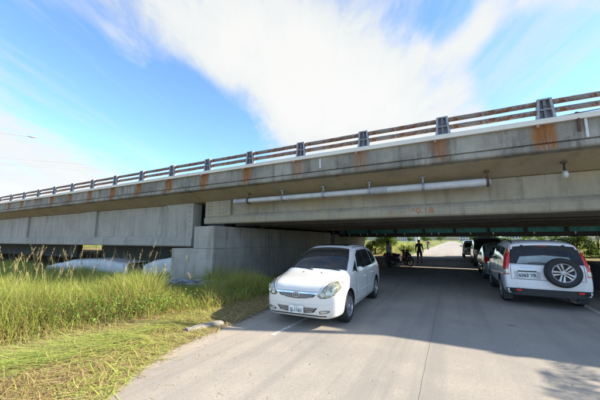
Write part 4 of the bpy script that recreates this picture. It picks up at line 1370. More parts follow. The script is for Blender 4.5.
def covered_stack(prof, y0, y1, label, drop):
    """stack of slabs under a tarpaulin: prof = (x, top z)"""
    x0, x1 = prof[0][0], prof[-1][0]
    cx = (x0 + x1) / 2
    e = empty('covered_stack', (cx, y0, -.6), label=label, cat='stack')
    nx, ny = 40, 16
    def top(x):
        for (a, za), (b, zb) in zip(prof, prof[1:]):
            if a <= x <= b: return za + (zb - za) * (x - a) / (b - a)
        return prof[-1][1]
    V = []
    for j in range(ny + 1):
        tj = j / ny
        for i in range(nx + 1):
            x = x0 + (x1 - x0) * i / nx
            z = top(x) + .6
            sag = .015 * math.sin(x * 3.1) + random.uniform(-.008, .008)
            if tj < .25:
                y = -.05 - .03 * math.sin(x * 6); zz = z - drop * (1 - tj / .25) + .015 * math.sin(x * 9) * (1 - tj / .25)
            else:
                q = (tj - .25) / .75; y = (y1 - y0) * q; zz = z + .04 * math.sin(q * math.pi) + sag + .006 * math.sin(x * 5 + q * 9)
            V.append((x - cx, y, zz))
    Fc = [(j * (nx + 1) + i, j * (nx + 1) + i + 1, (j + 1) * (nx + 1) + i + 1, (j + 1) * (nx + 1) + i) for j in range(ny) for i in range(nx)]
    mb = MB(); mb.add(V, Fc)
    o = mb.build('tarpaulin', M_TARP, e, smooth=True, sharp=80)
    sd = o.modifiers.new('thick', 'SOLIDIFY'); sd.thickness = .008
    st = MB()
    x = x0 + .05
    while x < x1 - .3:
        w = random.uniform(.28, .42); z = -.05
        lim = min(top(x), top(min(x + w, x1))) + .6 - .04
        while z + .055 < lim:
            j1 = random.uniform(-.015, .03)
            st.box(x - cx + random.uniform(-.01, .01), x - cx + w - .03, j1, y1 - y0 - .05, z, z + .048)
            z += .055
        x += w
    tag(st.build('stacked_slabs', M_TILE, e), kind='stuff')


covered_stack([(-25.2, -.10), (-21.6, .44), (-18.7, .56), (-15.75, .40)], 9.7, 11.6, 'long low stack under a pale blue tarpaulin behind the tall grass', .8)
covered_stack([(-14.45, .42), (-13.4, .68), (-12.6, .82), (-11.6, .86)], 9.75, 11.4, 'pale tarpaulin covered stack against the stepped pier', .8)

# heap of roof tiles in front of the pier
hp_ = empty('tile_heap', (-8.3, 7.8, -.4), label='heap of stacked bluish grey roof tiles in the weeds before the pier', cat='tile heap')
mb = MB()
for row in range(2):
    for i in range(11):
        bx_ = -1.9 + i * .33 + random.uniform(-.03, .03); by_ = row * .45 + random.uniform(-.05, .05)
        n = int(13 - 5 * max(0, (i - 6)) / 4 + random.randint(-1, 1))
        for k in range(n):
            z = k * .042; sk = random.uniform(-.02, .02); a = random.uniform(-.08, .08)
            # shallow curved tile
            V = []
            for t in range(5):
                u = -1 + t / 2
                for yy in (-.19, .19):
                    V.append((bx_ + u * .14 * math.cos(a) - yy * math.sin(a) + sk, by_ + yy * math.cos(a) + u * .14 * math.sin(a), z + .028 * (1 - u * u) + .012))
            V += [(x, y, z - .016) for x, y, z in V]
            Fc = []
            for t in range(4):
                o = 2 * t
                Fc += [(o, o + 1, o + 3, o + 2), (10 + o, 12 + o, 13 + o, 11 + o), (o, o + 2, o + 12, o + 10), (o + 1, o + 11, o + 13, o + 3)]
            Fc += [(0, 10, 11, 1), (8, 9, 19, 18)]
            mb.add(V, Fc)
tag(mb.build('tiles', pmat('blue_grey_tile', (.26, .29, .34), .5, var=.45, scale=5, bump=.3), hp_), kind='stuff')

# ================================================================== SCOOTERS AND PEOPLE
def scooter(loc, rz, col, label):
    e = empty('motor_scooter', loc, rz, label, 'scooter', 'scooters under the bridge')
    pm = pmat('scooter_paint_%d' % int(col[0] * 1000), col, .25, coat=.7)
    w0 = None
    for x in (.62, -.62):
        prof = [(.16, -.045), (.235, -.05), (.252, -.02), (.252, .02), (.235, .05), (.16, .045)]
        w = MB().lathe(prof, n=26).build('wheel', M_TYRE, e, smooth=True) if w0 is None else copy_part(w0, e)
        w.location = (x, 0, .252)
        if w0 is None:
            w0 = w
            m = MB().lathe([(.165, -.04), (.15, 0), (.165, .04)], n=20)
            for k in range(5):
                a = k * 1.2566
                m.tube([(.03 * math.cos(a), 0, .03 * math.sin(a)), (.16 * math.cos(a), 0, .16 * math.sin(a))], .014, 6)
            r0 = m.build('rim', M_HUB, w0)
        else: copy_part(r0, w)
    # body shells: side outline with width, narrowed to the edges
    def shell(name, outline, hw, mat, par=e):
        mb = MB(); n = len(outline)
        cx = sum(p[0] for p in outline) / n; cz = sum(p[1] for p in outline) / n
        V = []
        for (y, k) in ((-hw, .72), (-hw * .75, .96), (0, 1.0), (hw * .75, .96), (hw, .72)):
            V += [(cx + (x - cx) * k, y, cz + (z - cz) * k) for x, z in outline]
        Fc = [(j * n + i, j * n + (i + 1) % n, (j + 1) * n + (i + 1) % n, (j + 1) * n + i) for j in range(4) for i in range(n)]
        Fc += [tuple(range(n)), tuple(range(4 * n, 5 * n))]
        mb.add(V, Fc)
        return mb.build(name, mat, par, smooth=True, sharp=50)
    shell('tail_body', [(-.95, .62), (-.9, .72), (-.55, .74), (-.15, .70), (-.08, .55), (-.05, .34), (-.25, .30), (-.5, .40), (-.75, .50)], .15, pm)
    shell('seat', [(-.90, .72), (-.88, .80), (-.55, .83), (-.3, .77), (-.12, .76), (-.08, .70), (-.5, .73)], .15, M_BLACK)
    shell('footboard', [(-.2, .22), (-.2, .32), (.28, .30), (.38, .36), (.42, .30), (.30, .22)], .17, M_TRIM)
    shell('leg_shield', [(.25, .34), (.36, .70), (.33, .95), (.45, .98), (.53, .78), (.50, .50), (.40, .34)], .21, pm)
    shell('front_cowl', [(.40, .52), (.44, .85), (.55, .84), (.66, .66), (.64, .54), (.5, .48)], .14, pm)
    shell('front_mudguard', [(.38, .44), (.50, .53), (.66, .54), (.82, .45), (.86, .37), (.80, .40), (.66, .48), (.50, .46)], .08, pm)
    shell('engine', [(-.75, .20), (-.75, .34), (-.4, .38), (-.15, .32), (-.15, .20), (-.4, .16)], .12, M_HUB)
    hb = MB().tube([(.28, .34, 1.03), (.34, .22, 1.02), (.38, 0, 1.0), (.34, -.22, 1.02), (.28, -.34, 1.03)], .016, 8).build('handlebar', M_TRIM, e, smooth=True)
    for sd in (1, -1):
        MB().tube([(.30, sd * .34, 1.03), (.245, sd * .43, 1.04)], .021, 8).build('grip', M_BLACK, hb)
        m = MB().tube([(.33, sd * .22, 1.03), (.36, sd * .30, 1.16), (.36, sd * .34, 1.24)], .008, 6)
        m.lathe([(0, -.012), (.06, -.012), (.065, .0), (.06, .012), (0, .012)], (.36, sd * .35, 1.27), 14, 'x')
        m.build('mirror', M_TRIM, e)
        MB().tube([(.50, sd * .07, .80), (.60, sd * .07, .42), (.62, sd * .07, .252)], .022, 8).build('fork', M_STEEL, e)
    shell('headset', [(.30, .96), (.30, 1.06), (.42, 1.08), (.48, 1.0), (.44, .94)], .13, pm)
    MB().lathe([(0, .02), (.05, .015), (.07, 0), (.07, -.03)], (.56, 0, .76), 14, 'x').build('headlight', M_CLEAR, e, smooth=True)
    shell('tail_light', [(-.97, .62), (-.98, .68), (-.90, .70), (-.90, .62)], .09, M_RED)
    MB().tube([(-.25, -.15, .22), (-.6, -.17, .24), (-.98, -.17, .30)], [.025, .05, .055], 10).build('exhaust', M_STEEL, e, smooth=True)
    MB().tube([(-.05, .10, .22), (.0, .19, .0)], .012, 6).build('kick_stand', M_STEEL, e)
    MB().box(-.005, .005, -.10, .10, -.06, .06).build('number_plate', M_PLATE, e).location = (-.99, 0, .52)
    return e


def person(loc, rz, J, ED, mats, hair, label, extras=None):
    """one continuous skinned body; J joints, ED edges (a, b, material); hair as child"""
    e = empty('person', loc, rz, label, 'person')
    names = list(J)
    me = bpy.data.meshes.new('body')
    me.from_pydata([J[n][0] for n in names], [(names.index(a), names.index(b)) for a, b, _ in ED], [])
    o = bpy.data.objects.new('body', me); C.objects.link(o); o.parent = e
    md = o.modifiers.new('skin', 'SKIN'); md.use_smooth_shade = True
    for i, n in enumerate(names):
        r = J[n][1]; r = tuple(q * 1.22 for q in r) if isinstance(r, tuple) else r * 1.25
        me.skin_vertices[0].data[i].radius = r if isinstance(r, tuple) else (r, r)
        me.skin_vertices[0].data[i].use_root = (n == 'pelvis')
    s2 = o.modifiers.new('sub', 'SUBSURF'); s2.levels = 2; s2.render_levels = 2
    m2 = baked(o); o.modifiers.clear(); o.data = m2
    m2.materials.clear()
    for m in mats: m2.materials.append(m)
    segs = [(Vector(J[a][0]), Vector(J[b][0]), mi) for a, b, mi in ED]
    for p in m2.polygons:
        c = p.center; best = None
        for a, b, mi in segs:
            t = max(0, min(1, (c - a).dot(b - a) / max(1e-6, (b - a).length_squared)))
            d = (c - (a + (b - a) * t)).length
            if best is None or d < best[0]: best = (d, mi)
        p.material_index = best[1]; p.use_smooth = True
    # head with face, fingers
    hd = Vector(J['head'][0])
    mb = MB()
    n = 18
    for i in range(13):
        pass
    prof = [(.004, -.125), (.042, -.115), (.062, -.085), (.074, -.04), (.082, .01), (.083, .05), (.073, .09), (.048, .118), (.004, .13)]
    mb.lathe(prof, (0, 0, 0), 18, 'z')
    mb.v = [(x * 1.16 - .01 + (.012 if z < -.05 and x > 0 else 0), y * .94, z) for x, y, z in mb.v]
    mb.tube([(.088, 0, .02), (.112, 0, -.018), (.092, 0, -.03)], [.010, .016, .010], 8)
    for sd in (1, -1): mb.tube([(-.005, sd * .076, .03), (-.012, sd * .088, .0), (-.005, sd * .076, -.03)], [.012, .017, .01], 8)
    h = mb.build('head', mats[0], e, smooth=True); h.location = hd
    for sd in (1, -1):
        MB().lathe([(0, .004), (.009, .002), (.011, -.004)], (.086, sd * .032, .01), 8, 'x').build('eye', M_BLACK, h)
    MB().box(.084, .092, -.025, .025, -.068, -.060).build('mouth', pmat('lips', (.28, .11, .09), .6), h)
    hm = MB()
    hm.lathe([(.092, -.02), (.096, .03), (.088, .08), (.06, .125), (.02, .145), (.002, .147)], (0, 0, 0), 18, 'z')
    hm.v = [(x * 1.14 - .018 - (.02 if z < .03 and x > .04 else 0), y * .98, z + (.035 if x > .05 and z < .04 else 0)) for x, y, z in hm.v]
    if hair == 'long':
        hm.lathe([(.06, -.20), (.085, -.12), (.092, -.02)], (-.03, 0, 0), 14, 'z')
    hm.build('hair', pmat('dark_hair', (.016, .014, .013), .55), h, smooth=True)
    for sd, w, el in (('l', 'wrist_l', 'elbow_l'), ('r', 'wrist_r', 'elbow_r')):
        wp = Vector(J[w][0]); d = (wp - Vector(J[el][0])).normalized()
        sy = 1 if sd == 'l' else -1
        fw = Vector((1, 0, 0)); fw = (fw - d * fw.dot(d)).normalized()
        inn = Vector((0, -sy, 0))
        hb = MB()
        hb.tube([wp, wp + d * .04, wp + d * .085], [.024, .034, .032], 8)
        for q, (off, ln) in enumerate(((.026, .070), (.009, .080), (-.009, .075), (-.026, .058))):
            b0_ = wp + d * .078 + fw * off
            hb.tube([b0_, b0_ + d * ln * .5 + inn * .006, b0_ + d * ln * .9 + inn * .028], [.0095, .009, .007], 6)
        b0_ = wp + d * .03 + fw * .028
        hb.tube([b0_, b0_ + d * .03 + fw * .022, b0_ + d * .062 + fw * .026 + inn * .012], [.012, .010, .008], 6)
        hb.build('hand', mats[0], e, smooth=True)
    return e


def standing(h=1.7, stance=.10, arm_out=.06, arm_fwd=0.0, step=0.0):
    k = h / 1.7
    J = {'pelvis': ((0, 0, .92), (.13, .10)), 'waist': ((.0, 0, 1.06), (.125, .095)), 'chest': ((0, 0, 1.26), (.145, .105)), 'upper': ((-.01, 0, 1.38), (.13, .085)),
         'neck': ((0, 0, 1.46), .052), 'head0': ((.01, 0, 1.53), .05), 'head': ((.02, 0, 1.585), .05)}
    for s, y in (('l', 1), ('r', -1)):
        st = step * y
        J['sh_' + s] = ((-.01, y * .175, 1.385), .058); J['elbow_' + s] = ((-.03 + arm_fwd, y * (.215 + arm_out), 1.11), .041); J['wrist_' + s] = ((.04 + arm_fwd * 2.6, y * (.225 + arm_out * .8), .88 + arm_fwd * .5), .027)
        J['hip_' + s] = ((0, y * .085, .86), .085); J['knee_' + s] = ((.02 + st * .5, y * stance, .48), .056); J['ankle_' + s] = ((-.02 + st, y * (stance + .01), .09), .038)
        J['toe_' + s] = ((.14 + st, y * (stance + .035), .04), (.032, .032)); J['heel_' + s] = ((-.05 + st, y * (stance + .01), .045), .035)
        J['sleeve_' + s] = ((-.02 + arm_fwd * .5, y * (.195 + arm_out * .5), 1.24), .05); J['thigh_' + s] = ((.015 + st * .25, y * (stance + .0), .64), .078)
    return {n: (tuple(c * k for c in p), r) for n, (p, r) in J.items()}


def edges(skin=0, shirt=1, pants=2, shoe=3, forearm=0, shin=0, sleeve=1):
    E_ = [('pelvis', 'waist', shirt), ('waist', 'chest', shirt), ('chest', 'upper', shirt), ('upper', 'neck', skin), ('neck', 'head0', skin), ('head0', 'head', skin)]
    for s in 'lr':
        E_ += [('upper', 'sh_' + s, shirt), ('sh_' + s, 'sleeve_' + s, shirt), ('sleeve_' + s, 'elbow_' + s, sleeve), ('elbow_' + s, 'wrist_' + s, forearm), ('pelvis', 'hip_' + s, pants), ('hip_' + s, 'thigh_' + s, pants),
               ('thigh_' + s, 'knee_' + s, pants), ('knee_' + s, 'ankle_' + s, shin), ('ankle_' + s, 'toe_' + s, shoe), ('ankle_' + s, 'heel_' + s, shoe)]
    return E_


M_SKIN = pmat('skin', (.36, .20, .13), .55, var=.06)
M_SHOE = pmat('dark_shoe', (.03, .028, .027), .6)
person((-3.55, 18.4, 0), R(20), standing(1.66, .08, .03, .03, .08), edges(0, 1, 2, 3, 1, 2, 1),
       [M_SKIN, pmat('grey_shirt', (.26, .27, .30), .85), pmat('black_trousers', (.02, .02, .024), .85), M_SHOE], 'long',
       'person in grey top and black trousers standing beside the parked scooters')
pB = person((-2.2, 22.9, 0), R(-80), standing(1.70, .11, .02, .02, .04), edges(0, 1, 2, 3, 0, 0, 0),
            [M_SKIN, pmat('black_shirt', (.022, .022, .025), .85), pmat('dark_shorts', (.03, .032, .04), .85), M_SHOE], 'short',
            'person in black shirt with pale chest band and dark shorts, standing right of the scooters')
mb = MB().lathe([(.172, 0), (.177, .03), (.178, .07), (.176, .10)], (0, 0, 1.20), 22, 'z')
mb.v = [(x * .80 + .0, y * 1.08, z) for x, y, z in mb.v]
mb.build('shirt_band', pmat('grey_band', (.34, .34, .34), .85), pB, smooth=True)

scooter((-3.05, 20.2, 0), R(-18), (.028, .026, .03), 'black motor scooter with mirrors parked nearest the person in shorts')
s2 = scooter((-3.45, 21.0, 0), R(20), (.20, .012, .014), 'dark red motor scooter parked behind the black one')

# far rider on a scooter coming along the road
sr = scooter((-3.95, 57.0, .0), R(-90), (.10, .10, .11), 'grey motor scooter ridden along the far sunlit road')
JR = standing(1.7)
def mv(n, p): JR[n] = (p, JR[n][1])
mv('pelvis', (-.35, 0, .90)); mv('waist', (-.33, 0, 1.04)); mv('chest', (-.28, 0, 1.24)); mv('upper', (-.25, 0, 1.36)); mv('neck', (-.23, 0, 1.44)); mv('head0', (-.21, 0, 1.51)); mv('head', (-.20, 0, 1.56))
for s, y in (('l', 1), ('r', -1)):
    mv('sh_' + s, (-.24, y * .17, 1.36)); mv('sleeve_' + s, (-.14, y * .22, 1.24)); mv('elbow_' + s, (-.02, y * .27, 1.13)); mv('wrist_' + s, (.20, y * .34, 1.05))
    mv('hip_' + s, (-.32, y * .09, .88)); mv('thigh_' + s, (-.12, y * .12, .86)); mv('knee_' + s, (.06, y * .13, .78)); mv('ankle_' + s, (.08, y * .12, .40)); mv('toe_' + s, (.24, y * .13, .35)); mv('heel_' + s, (.03, y * .12, .36))
person((-3.95, 57.0, 0), R(-90), JR, edges(0, 1, 2, 3, 1, 2, 1), [M_SKIN, pmat('dark_red_shirt', (.22, .04, .06), .85), pmat('navy_trousers', (.03, .04, .08), .85), M_SHOE], 'short', 'far rider in dark red shirt sitting on a scooter on the sunlit road')

# ================================================================== VEGETATION
M_GRASS = leafmat('grass_blade', .5, .55)
M_LEAF = leafmat('tree_leaf', .35, .5)
M_STRAW = leafmat('dry_straw', .15, .8)
M_BARK = concrete('bark', (.16, .12, .085), (.09, .07, .05), .7, .5, .8)


def lerp_tab(t, x):
    return np.interp(x, [a for a, _ in t], [b for _, b in t])


def blades(base, h, w, az, lean, bend, cb, ct, segs=3, flat=1.0, curl=0.0):
    """curved tapering blades; cb/ct base and tip colours"""
    n = len(base)
    rows = segs + 1
    dirx = np.cos(az); diry = np.sin(az)
    sx, sy = -diry, dirx
    V = np.zeros((n, rows * 2 - 1, 3)); Cc = np.zeros((n, rows * 2 - 1, 3))
    px_ = base[:, 0].copy(); py_ = base[:, 1].copy(); prev = np.zeros(n)
    for i in range(rows):
        t = i / segs
        off = h * (lean * t + bend * t * t)
        zz = h * t * np.sqrt(np.maximum(.05, 1 - (lean + bend * t) ** 2 * .55))
        at = az + curl * t
        px_ = px_ + np.cos(at) * (off - prev); py_ = py_ + np.sin(at) * (off - prev); prev = off
        cx, cy, cz = px_, py_, base[:, 2] + zz * flat
        ww = w * (1 - t ** 1.6) * .5
        cc = cb + (ct - cb) * t
        if i < segs:
            V[:, 2 * i] = np.stack([cx - sx * ww, cy - sy * ww, cz], 1)
            V[:, 2 * i + 1] = np.stack([cx + sx * ww, cy + sy * ww, cz], 1)
            Cc[:, 2 * i] = cc; Cc[:, 2 * i + 1] = cc
        else:
            V[:, 2 * i] = np.stack([cx, cy, cz], 1); Cc[:, 2 * i] = cc
    k = rows * 2 - 1
    o = (np.arange(n) * k)[:, None]
    fl = []
    npf = []
    cols = []
    for i in range(segs - 1):
        cols.append(np.array([2 * i, 2 * i + 1, 2 * i + 3, 2 * i + 2]))
    quads = np.concatenate([(o + c[None, :]) for c in cols], 1).reshape(n, -1)
    tri = o + np.array([2 * segs - 2, 2 * segs - 1, 2 * segs])[None, :]
    flat = np.concatenate([quads, tri], 1).ravel()
    nper = np.tile(np.array([4] * (segs - 1) + [3]), n)
    return V.reshape(-1, 3), flat, nper, Cc.reshape(-1, 3)


class Soup:
    def __init__(s): s.V = []; s.F = []; s.N = []; s.C = []; s.o = 0

    def add(s, V, F, N, Cc):
        s.V.append(V); s.F.append(F + s.o); s.N.append(N); s.C.append(Cc); s.o += len(V)

    def build(s, name, mat, parent=None):
        return raw_mesh(name, np.concatenate(s.V), np.concatenate(s.F), np.concatenate(s.N), mat, np.concatenate(s.C), parent)


def leaves(P, size, nrm_up, cols):
    """folded diamond leaves with random orientation"""
    n = len(P)
    az = RNG.uniform(0, 2 * np.pi, n); tilt = RNG.normal(0, .6, n) * (1 - nrm_up) + RNG.normal(0, .35, n)
    d = np.stack([np.cos(az) * np.cos(tilt), np.sin(az) * np.cos(tilt), np.sin(tilt)], 1)
    r = RNG.normal(0, 1, (n, 3)); r[:, 2] += 2.2 * nrm_up
    sdir = np.cross(d, r); sdir /= np.linalg.norm(sdir, axis=1)[:, None] + 1e-9
    up = np.cross(sdir, d)
    L_ = size[:, None]
    a = P; b = P + d * L_ * .5 + sdir * L_ * .27 + up * L_ * .08; c = P + d * L_; e = P + d * L_ * .5 - sdir * L_ * .27 + up * L_ * .08
    V = np.stack([a, b, c, e], 1).reshape(-1, 3)
    o = (np.arange(n) * 4)[:, None]
    F = np.concatenate([o + np.array([[0, 1, 2]]), o + np.array([[0, 2, 3]])], 1).ravel()
    return V, F, np.full(2 * n, 3), np.repeat(cols, 4, 0)


def colmix(n, pal, jit=.15):
    pal = np.array(pal); i = RNG.integers(0, len(pal), n); j = RNG.integers(0, len(pal), n); t = RNG.uniform(0, 1, n)[:, None]
    return np.clip((pal[i] * t + pal[j] * (1 - t)) * RNG.uniform(1 - jit, 1 + jit, n)[:, None], 0, 1)


GREEN = [(.30, .41, .065), (.40, .50, .09), (.21, .32, .045), (.48, .50, .13)]
YELL = [(.40, .33, .12), (.46, .38, .17), (.33, .24, .09), (.28, .30, .08)]
BROWN = [(.34, .21, .09), (.25, .15, .06), (.40, .29, .14)]
GB = [(-2, -9.5), (1.2, -8.6), (1.8, -7.2), (2.4, -6.9), (3.3, -6.0), (4.2, -5.7), (5, -5.2), (5.6, -4.9), (7.4, -4.75), (8.4, -5.4), (9.2, -6.6)]


def clump(x, y):
    return .5 + .28 * np.sin(x * 1.3 + 1.7 * np.sin(y * .9)) + .22 * np.sin(y * 2.1 + x * .7 + 2) + .18 * np.sin(x * 3.7 - y * 2.9)


def gz(P):
    return np.array([ground_h(a, b) for a, b in P])


S = Soup()
def tall(xr, yr, n, hs, ws):
    x = RNG.uniform(*xr, n); y = RNG.uniform(*yr, n)
    gb = lerp_tab(GB, y)
    inside = gb - x
    c = clump(x, y)
    keep = (inside > RNG.uniform(-.15, .35, n)) & (x > -3.7 * np.maximum(y, .3) - 2) & (RNG.uniform(0, 1, n) < .45 + .55 * c)
    keep &= ~((x > -11.5) & (y > 9.0)) & ~((x > -10.3) & (x < -6.9) & (y > 7.5) & (y < 8.6)) & ~((y > 9.6) & (x > -26))
    x, y, inside, c = x[keep], y[keep], inside[keep], c[keep]
    n = len(x)
    B = np.stack([x, y, np.zeros(n)], 1); B[:, 2] = gz(B[:, :2]) - .02
    h = RNG.uniform(hs[0], hs[1], n) * (.62 + .5 * c) * np.clip(.45 + inside * .45, .4, 1)
    rt = x / y
    h *= np.where((rt > -1.36) & (rt < -1.02) & (y > 4.2), .5, 1.0)
    h *= np.clip(1.0 - np.maximum(0, x + 8.5) * .07, .6, 1)
    tipc = colmix(n, GREEN + GREEN + YELL[:1] + YELL[3:])
    dry = (RNG.uniform(0, 1, n) < np.clip(.45 - inside * .12, .14, .5))
    tipc[dry] = colmix(dry.sum(), YELL + BROWN[:1])
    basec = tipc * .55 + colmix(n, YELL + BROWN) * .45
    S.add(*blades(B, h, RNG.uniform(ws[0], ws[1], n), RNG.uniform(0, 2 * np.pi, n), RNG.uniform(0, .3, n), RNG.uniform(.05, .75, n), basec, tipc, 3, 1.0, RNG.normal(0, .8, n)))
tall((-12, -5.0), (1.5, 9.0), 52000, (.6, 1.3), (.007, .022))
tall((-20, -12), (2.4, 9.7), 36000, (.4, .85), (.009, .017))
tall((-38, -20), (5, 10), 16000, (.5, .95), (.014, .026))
# low new growth in the mown edge and around the pier
def low(xr, yr, n, hs, fn, pal):
    x = RNG.uniform(*xr, n); y = RNG.uniform(*yr, n); k = fn(x, y); x, y = x[k], y[k]; n = len(x)
    B = np.stack([x, y, np.zeros(n)], 1); B[:, 2] = gz(B[:, :2]) - .01
    c = colmix(n, pal)
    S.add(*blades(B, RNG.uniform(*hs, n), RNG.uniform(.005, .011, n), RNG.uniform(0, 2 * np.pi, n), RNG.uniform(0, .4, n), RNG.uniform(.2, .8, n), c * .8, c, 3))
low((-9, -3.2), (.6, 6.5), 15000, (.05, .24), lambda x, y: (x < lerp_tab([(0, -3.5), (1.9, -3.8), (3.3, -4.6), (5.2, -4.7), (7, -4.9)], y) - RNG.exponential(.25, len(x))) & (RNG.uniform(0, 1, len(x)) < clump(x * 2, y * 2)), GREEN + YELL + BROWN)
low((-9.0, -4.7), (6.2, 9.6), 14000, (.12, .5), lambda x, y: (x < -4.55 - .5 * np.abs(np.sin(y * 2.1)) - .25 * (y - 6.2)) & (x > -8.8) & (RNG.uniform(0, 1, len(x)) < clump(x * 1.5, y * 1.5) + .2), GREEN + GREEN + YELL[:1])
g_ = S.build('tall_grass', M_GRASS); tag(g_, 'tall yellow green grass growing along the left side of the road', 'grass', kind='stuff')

# flowering stalks with feathery seed heads
S = Soup()
n = 175
x = np.concatenate([RNG.uniform(-13, -6.4, 75), RNG.uniform(-24, -11, 100)]); y = np.concatenate([RNG.uniform(2.6, 8.2, 75), RNG.uniform(4.0, 9.2, 100)])
k = (lerp_tab(GB, y) - x > .4) & ~((x > -10.5) & (y > 7.2)) & (x > -3.6 * y - 1); x, y = x[k], y[k]; n = len(x)
B = np.stack([x, y, np.zeros(n)], 1); B[:, 2] = gz(B[:, :2])
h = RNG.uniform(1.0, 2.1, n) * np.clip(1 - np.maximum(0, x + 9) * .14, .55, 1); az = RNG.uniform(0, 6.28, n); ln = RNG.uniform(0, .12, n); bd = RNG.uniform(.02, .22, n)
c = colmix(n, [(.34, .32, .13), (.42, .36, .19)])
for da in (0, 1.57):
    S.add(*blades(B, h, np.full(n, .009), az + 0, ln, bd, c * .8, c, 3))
for s_ in range(34):
    t = RNG.uniform(.74, 1.0, n)
    off = h * (ln * t + bd * t * t)
    P = np.stack([B[:, 0] + np.cos(az) * off, B[:, 1] + np.sin(az) * off, B[:, 2] + h * t * np.sqrt(np.maximum(.05, 1 - (ln + bd * t) ** 2 * .55))], 1)
    cc = colmix(n, [(.42, .34, .18), (.38, .28, .15), (.46, .40, .22), (.36, .35, .14)])
    L_ = RNG.uniform(.05, .14, n) * (1.25 - t) * 2.4
    S.add(*blades(P, L_, np.full(n, .006), RNG.uniform(0, 6.28, n), RNG.uniform(.2, .6, n), RNG.uniform(0, .35, n), cc, cc, 2))
tag(S.build('seed_stalks', M_STRAW), 'tall stalks with feathery buff seed heads above the grass', 'grass', kind='stuff')

# broad-leaved weeds among the grass
S = Soup()
for (cx, cy, sx_, sy_, n, zt) in ((-7.4, 3.9, 1.7, 1.1, 1500, .55), (-6.4, 4.6, 1.1, .9, 900, .42), (-9.2, 4.3, 2.0, 1.6, 1500, .7), (-6.6, 8.2, 1.0, .5, 1200, .35), (-5.9, 7.2, .5, .5, 900, .28), (-8.2, 8.9, .8, .15, 600, .4), (-11.5, 5.5, 1.5, 1.0, 1300, .6)):
    P = np.stack([RNG.normal(cx, sx_ * .5, n), RNG.normal(cy, sy_ * .5, n), RNG.uniform(.05, 1, n) ** .7 * zt], 1)
    P = P[(P[:, 0] < -4.9)]
    P[:, 2] += gz(P[:, :2])
    S.add(*leaves(P, RNG.uniform(.03, .085, len(P)), .45, colmix(len(P), [(.10, .20, .03), (.16, .27, .045), (.22, .31, .06), (.08, .15, .03)])))
tag(S.build('broadleaf_weeds', M_LEAF), 'green broad-leaved weeds in the grass and at the pier foot', 'weeds', kind='stuff')

# cut grass lying along the edge
S = Soup()
n = 26000
y = RNG.uniform(.4, 7.6, n); e_ = np.array([left_edge(v) for v in y])
x = e_ - RNG.gamma(2.0, .55, n) + .35
k = (x < e_ + .25) & (x > lerp_tab(GB, y) - .8) & ~((np.abs(x + 4.56 - (y - 3.62) * .32) < .13) & (y > 3.5) & (y < 4.75)); x, y = x[k], y[k]; n = len(x)
B = np.stack([x, y, np.zeros(n)], 1); B[:, 2] = np.maximum(gz(B[:, :2]), 0) + RNG.uniform(.005, .05, n)
pal = colmix(n, YELL[:3] + YELL[:2] + BROWN + BROWN[:1] + [(.54, .46, .25), (.50, .42, .22)])
gk = RNG.uniform(0, 1, n) < np.clip(.12 + .4 * np.sin(x * 2.2 + y * 1.4), .04, .4); pal[gk] = colmix(gk.sum(), GREEN)
az = R(215) + RNG.normal(0, 1.0, n) + np.where(RNG.uniform(0, 1, n) < .25, RNG.uniform(0, 6.28, n), 0)
V_, F_, N_, C_ = blades(B, RNG.uniform(.10, .45, n), RNG.uniform(.004, .012, n), az, np.full(n, .96), RNG.uniform(.0, .08, n), pal, pal, 3, np.where(RNG.uniform(0, 1, n) < .18, RNG.uniform(.1, .5, n), RNG.uniform(0, .08, n)), RNG.normal(0, .9, n))
S.add(V_, F_, N_, C_)
# a swathe of longer fresh-cut grass sweeping towards the corner
n = 1700
t = RNG.uniform(0, 1, n)
x = -4.4 - 1.1 * t + RNG.normal(0, .28, n); y = 4.4 - 3.1 * t + RNG.normal(0, .30, n)
k = ~((x > -4.85) & (y > 3.3)) & (x < -3.35); x, y = x[k], y[k]; n = len(x)
B = np.stack([x, y, np.zeros(n)], 1); B[:, 2] = np.maximum(gz(B[:, :2]), 0) + RNG.uniform(.02, .10, n)
c = colmix(n, GREEN + [(.34, .36, .11), (.40, .38, .15)])
S.add(*blades(B, RNG.uniform(.35, .85, n), RNG.uniform(.006, .012, n), R(244) + RNG.normal(0, .6, n), np.full(n, .95), RNG.uniform(0, .1, n), c, c, 4, RNG.uniform(.0, .22, n), RNG.normal(0, .7, n)))
# stray wisps on the concrete
n = 220
y = RNG.uniform(1.0, 7, n); x = np.array([left_edge(v) for v in y]) + RNG.exponential(.5, n)
B = np.stack([x, y, np.full(n, .006)], 1); c = colmix(n, YELL + BROWN)
S.add(*blades(B, RNG.uniform(.04, .16, n), np.full(n, .006), RNG.uniform(0, 6.28, n), np.full(n, 1.0), np.zeros(n), c, c, 2, .02))
tag(S.build('cut_grass', M_STRAW), 'cut straw and grass strewn along the road edge', 'grass', kind='stuff')

# grit and crumbs of concrete on the road
S = Soup()
n = 700
y = RNG.uniform(1.6, 9, n); x = np.array([left_edge(v) for v in y]) + RNG.gamma(1.3, 1.2, n)
P = np.stack([x, y, np.full(n, .004)], 1)
P = P[P[:, 0] < 3.8]; n = len(P)
S.add(*leaves(P, RNG.uniform(.006, .028, n), .9, colmix(n, [(.33, .28, .22), (.20, .17, .13), (.42, .36, .26)])))
tag(S.build('road_grit', M_STRAW), 'grit and dry leaf crumbs scattered over the concrete road', 'grit', kind='stuff')


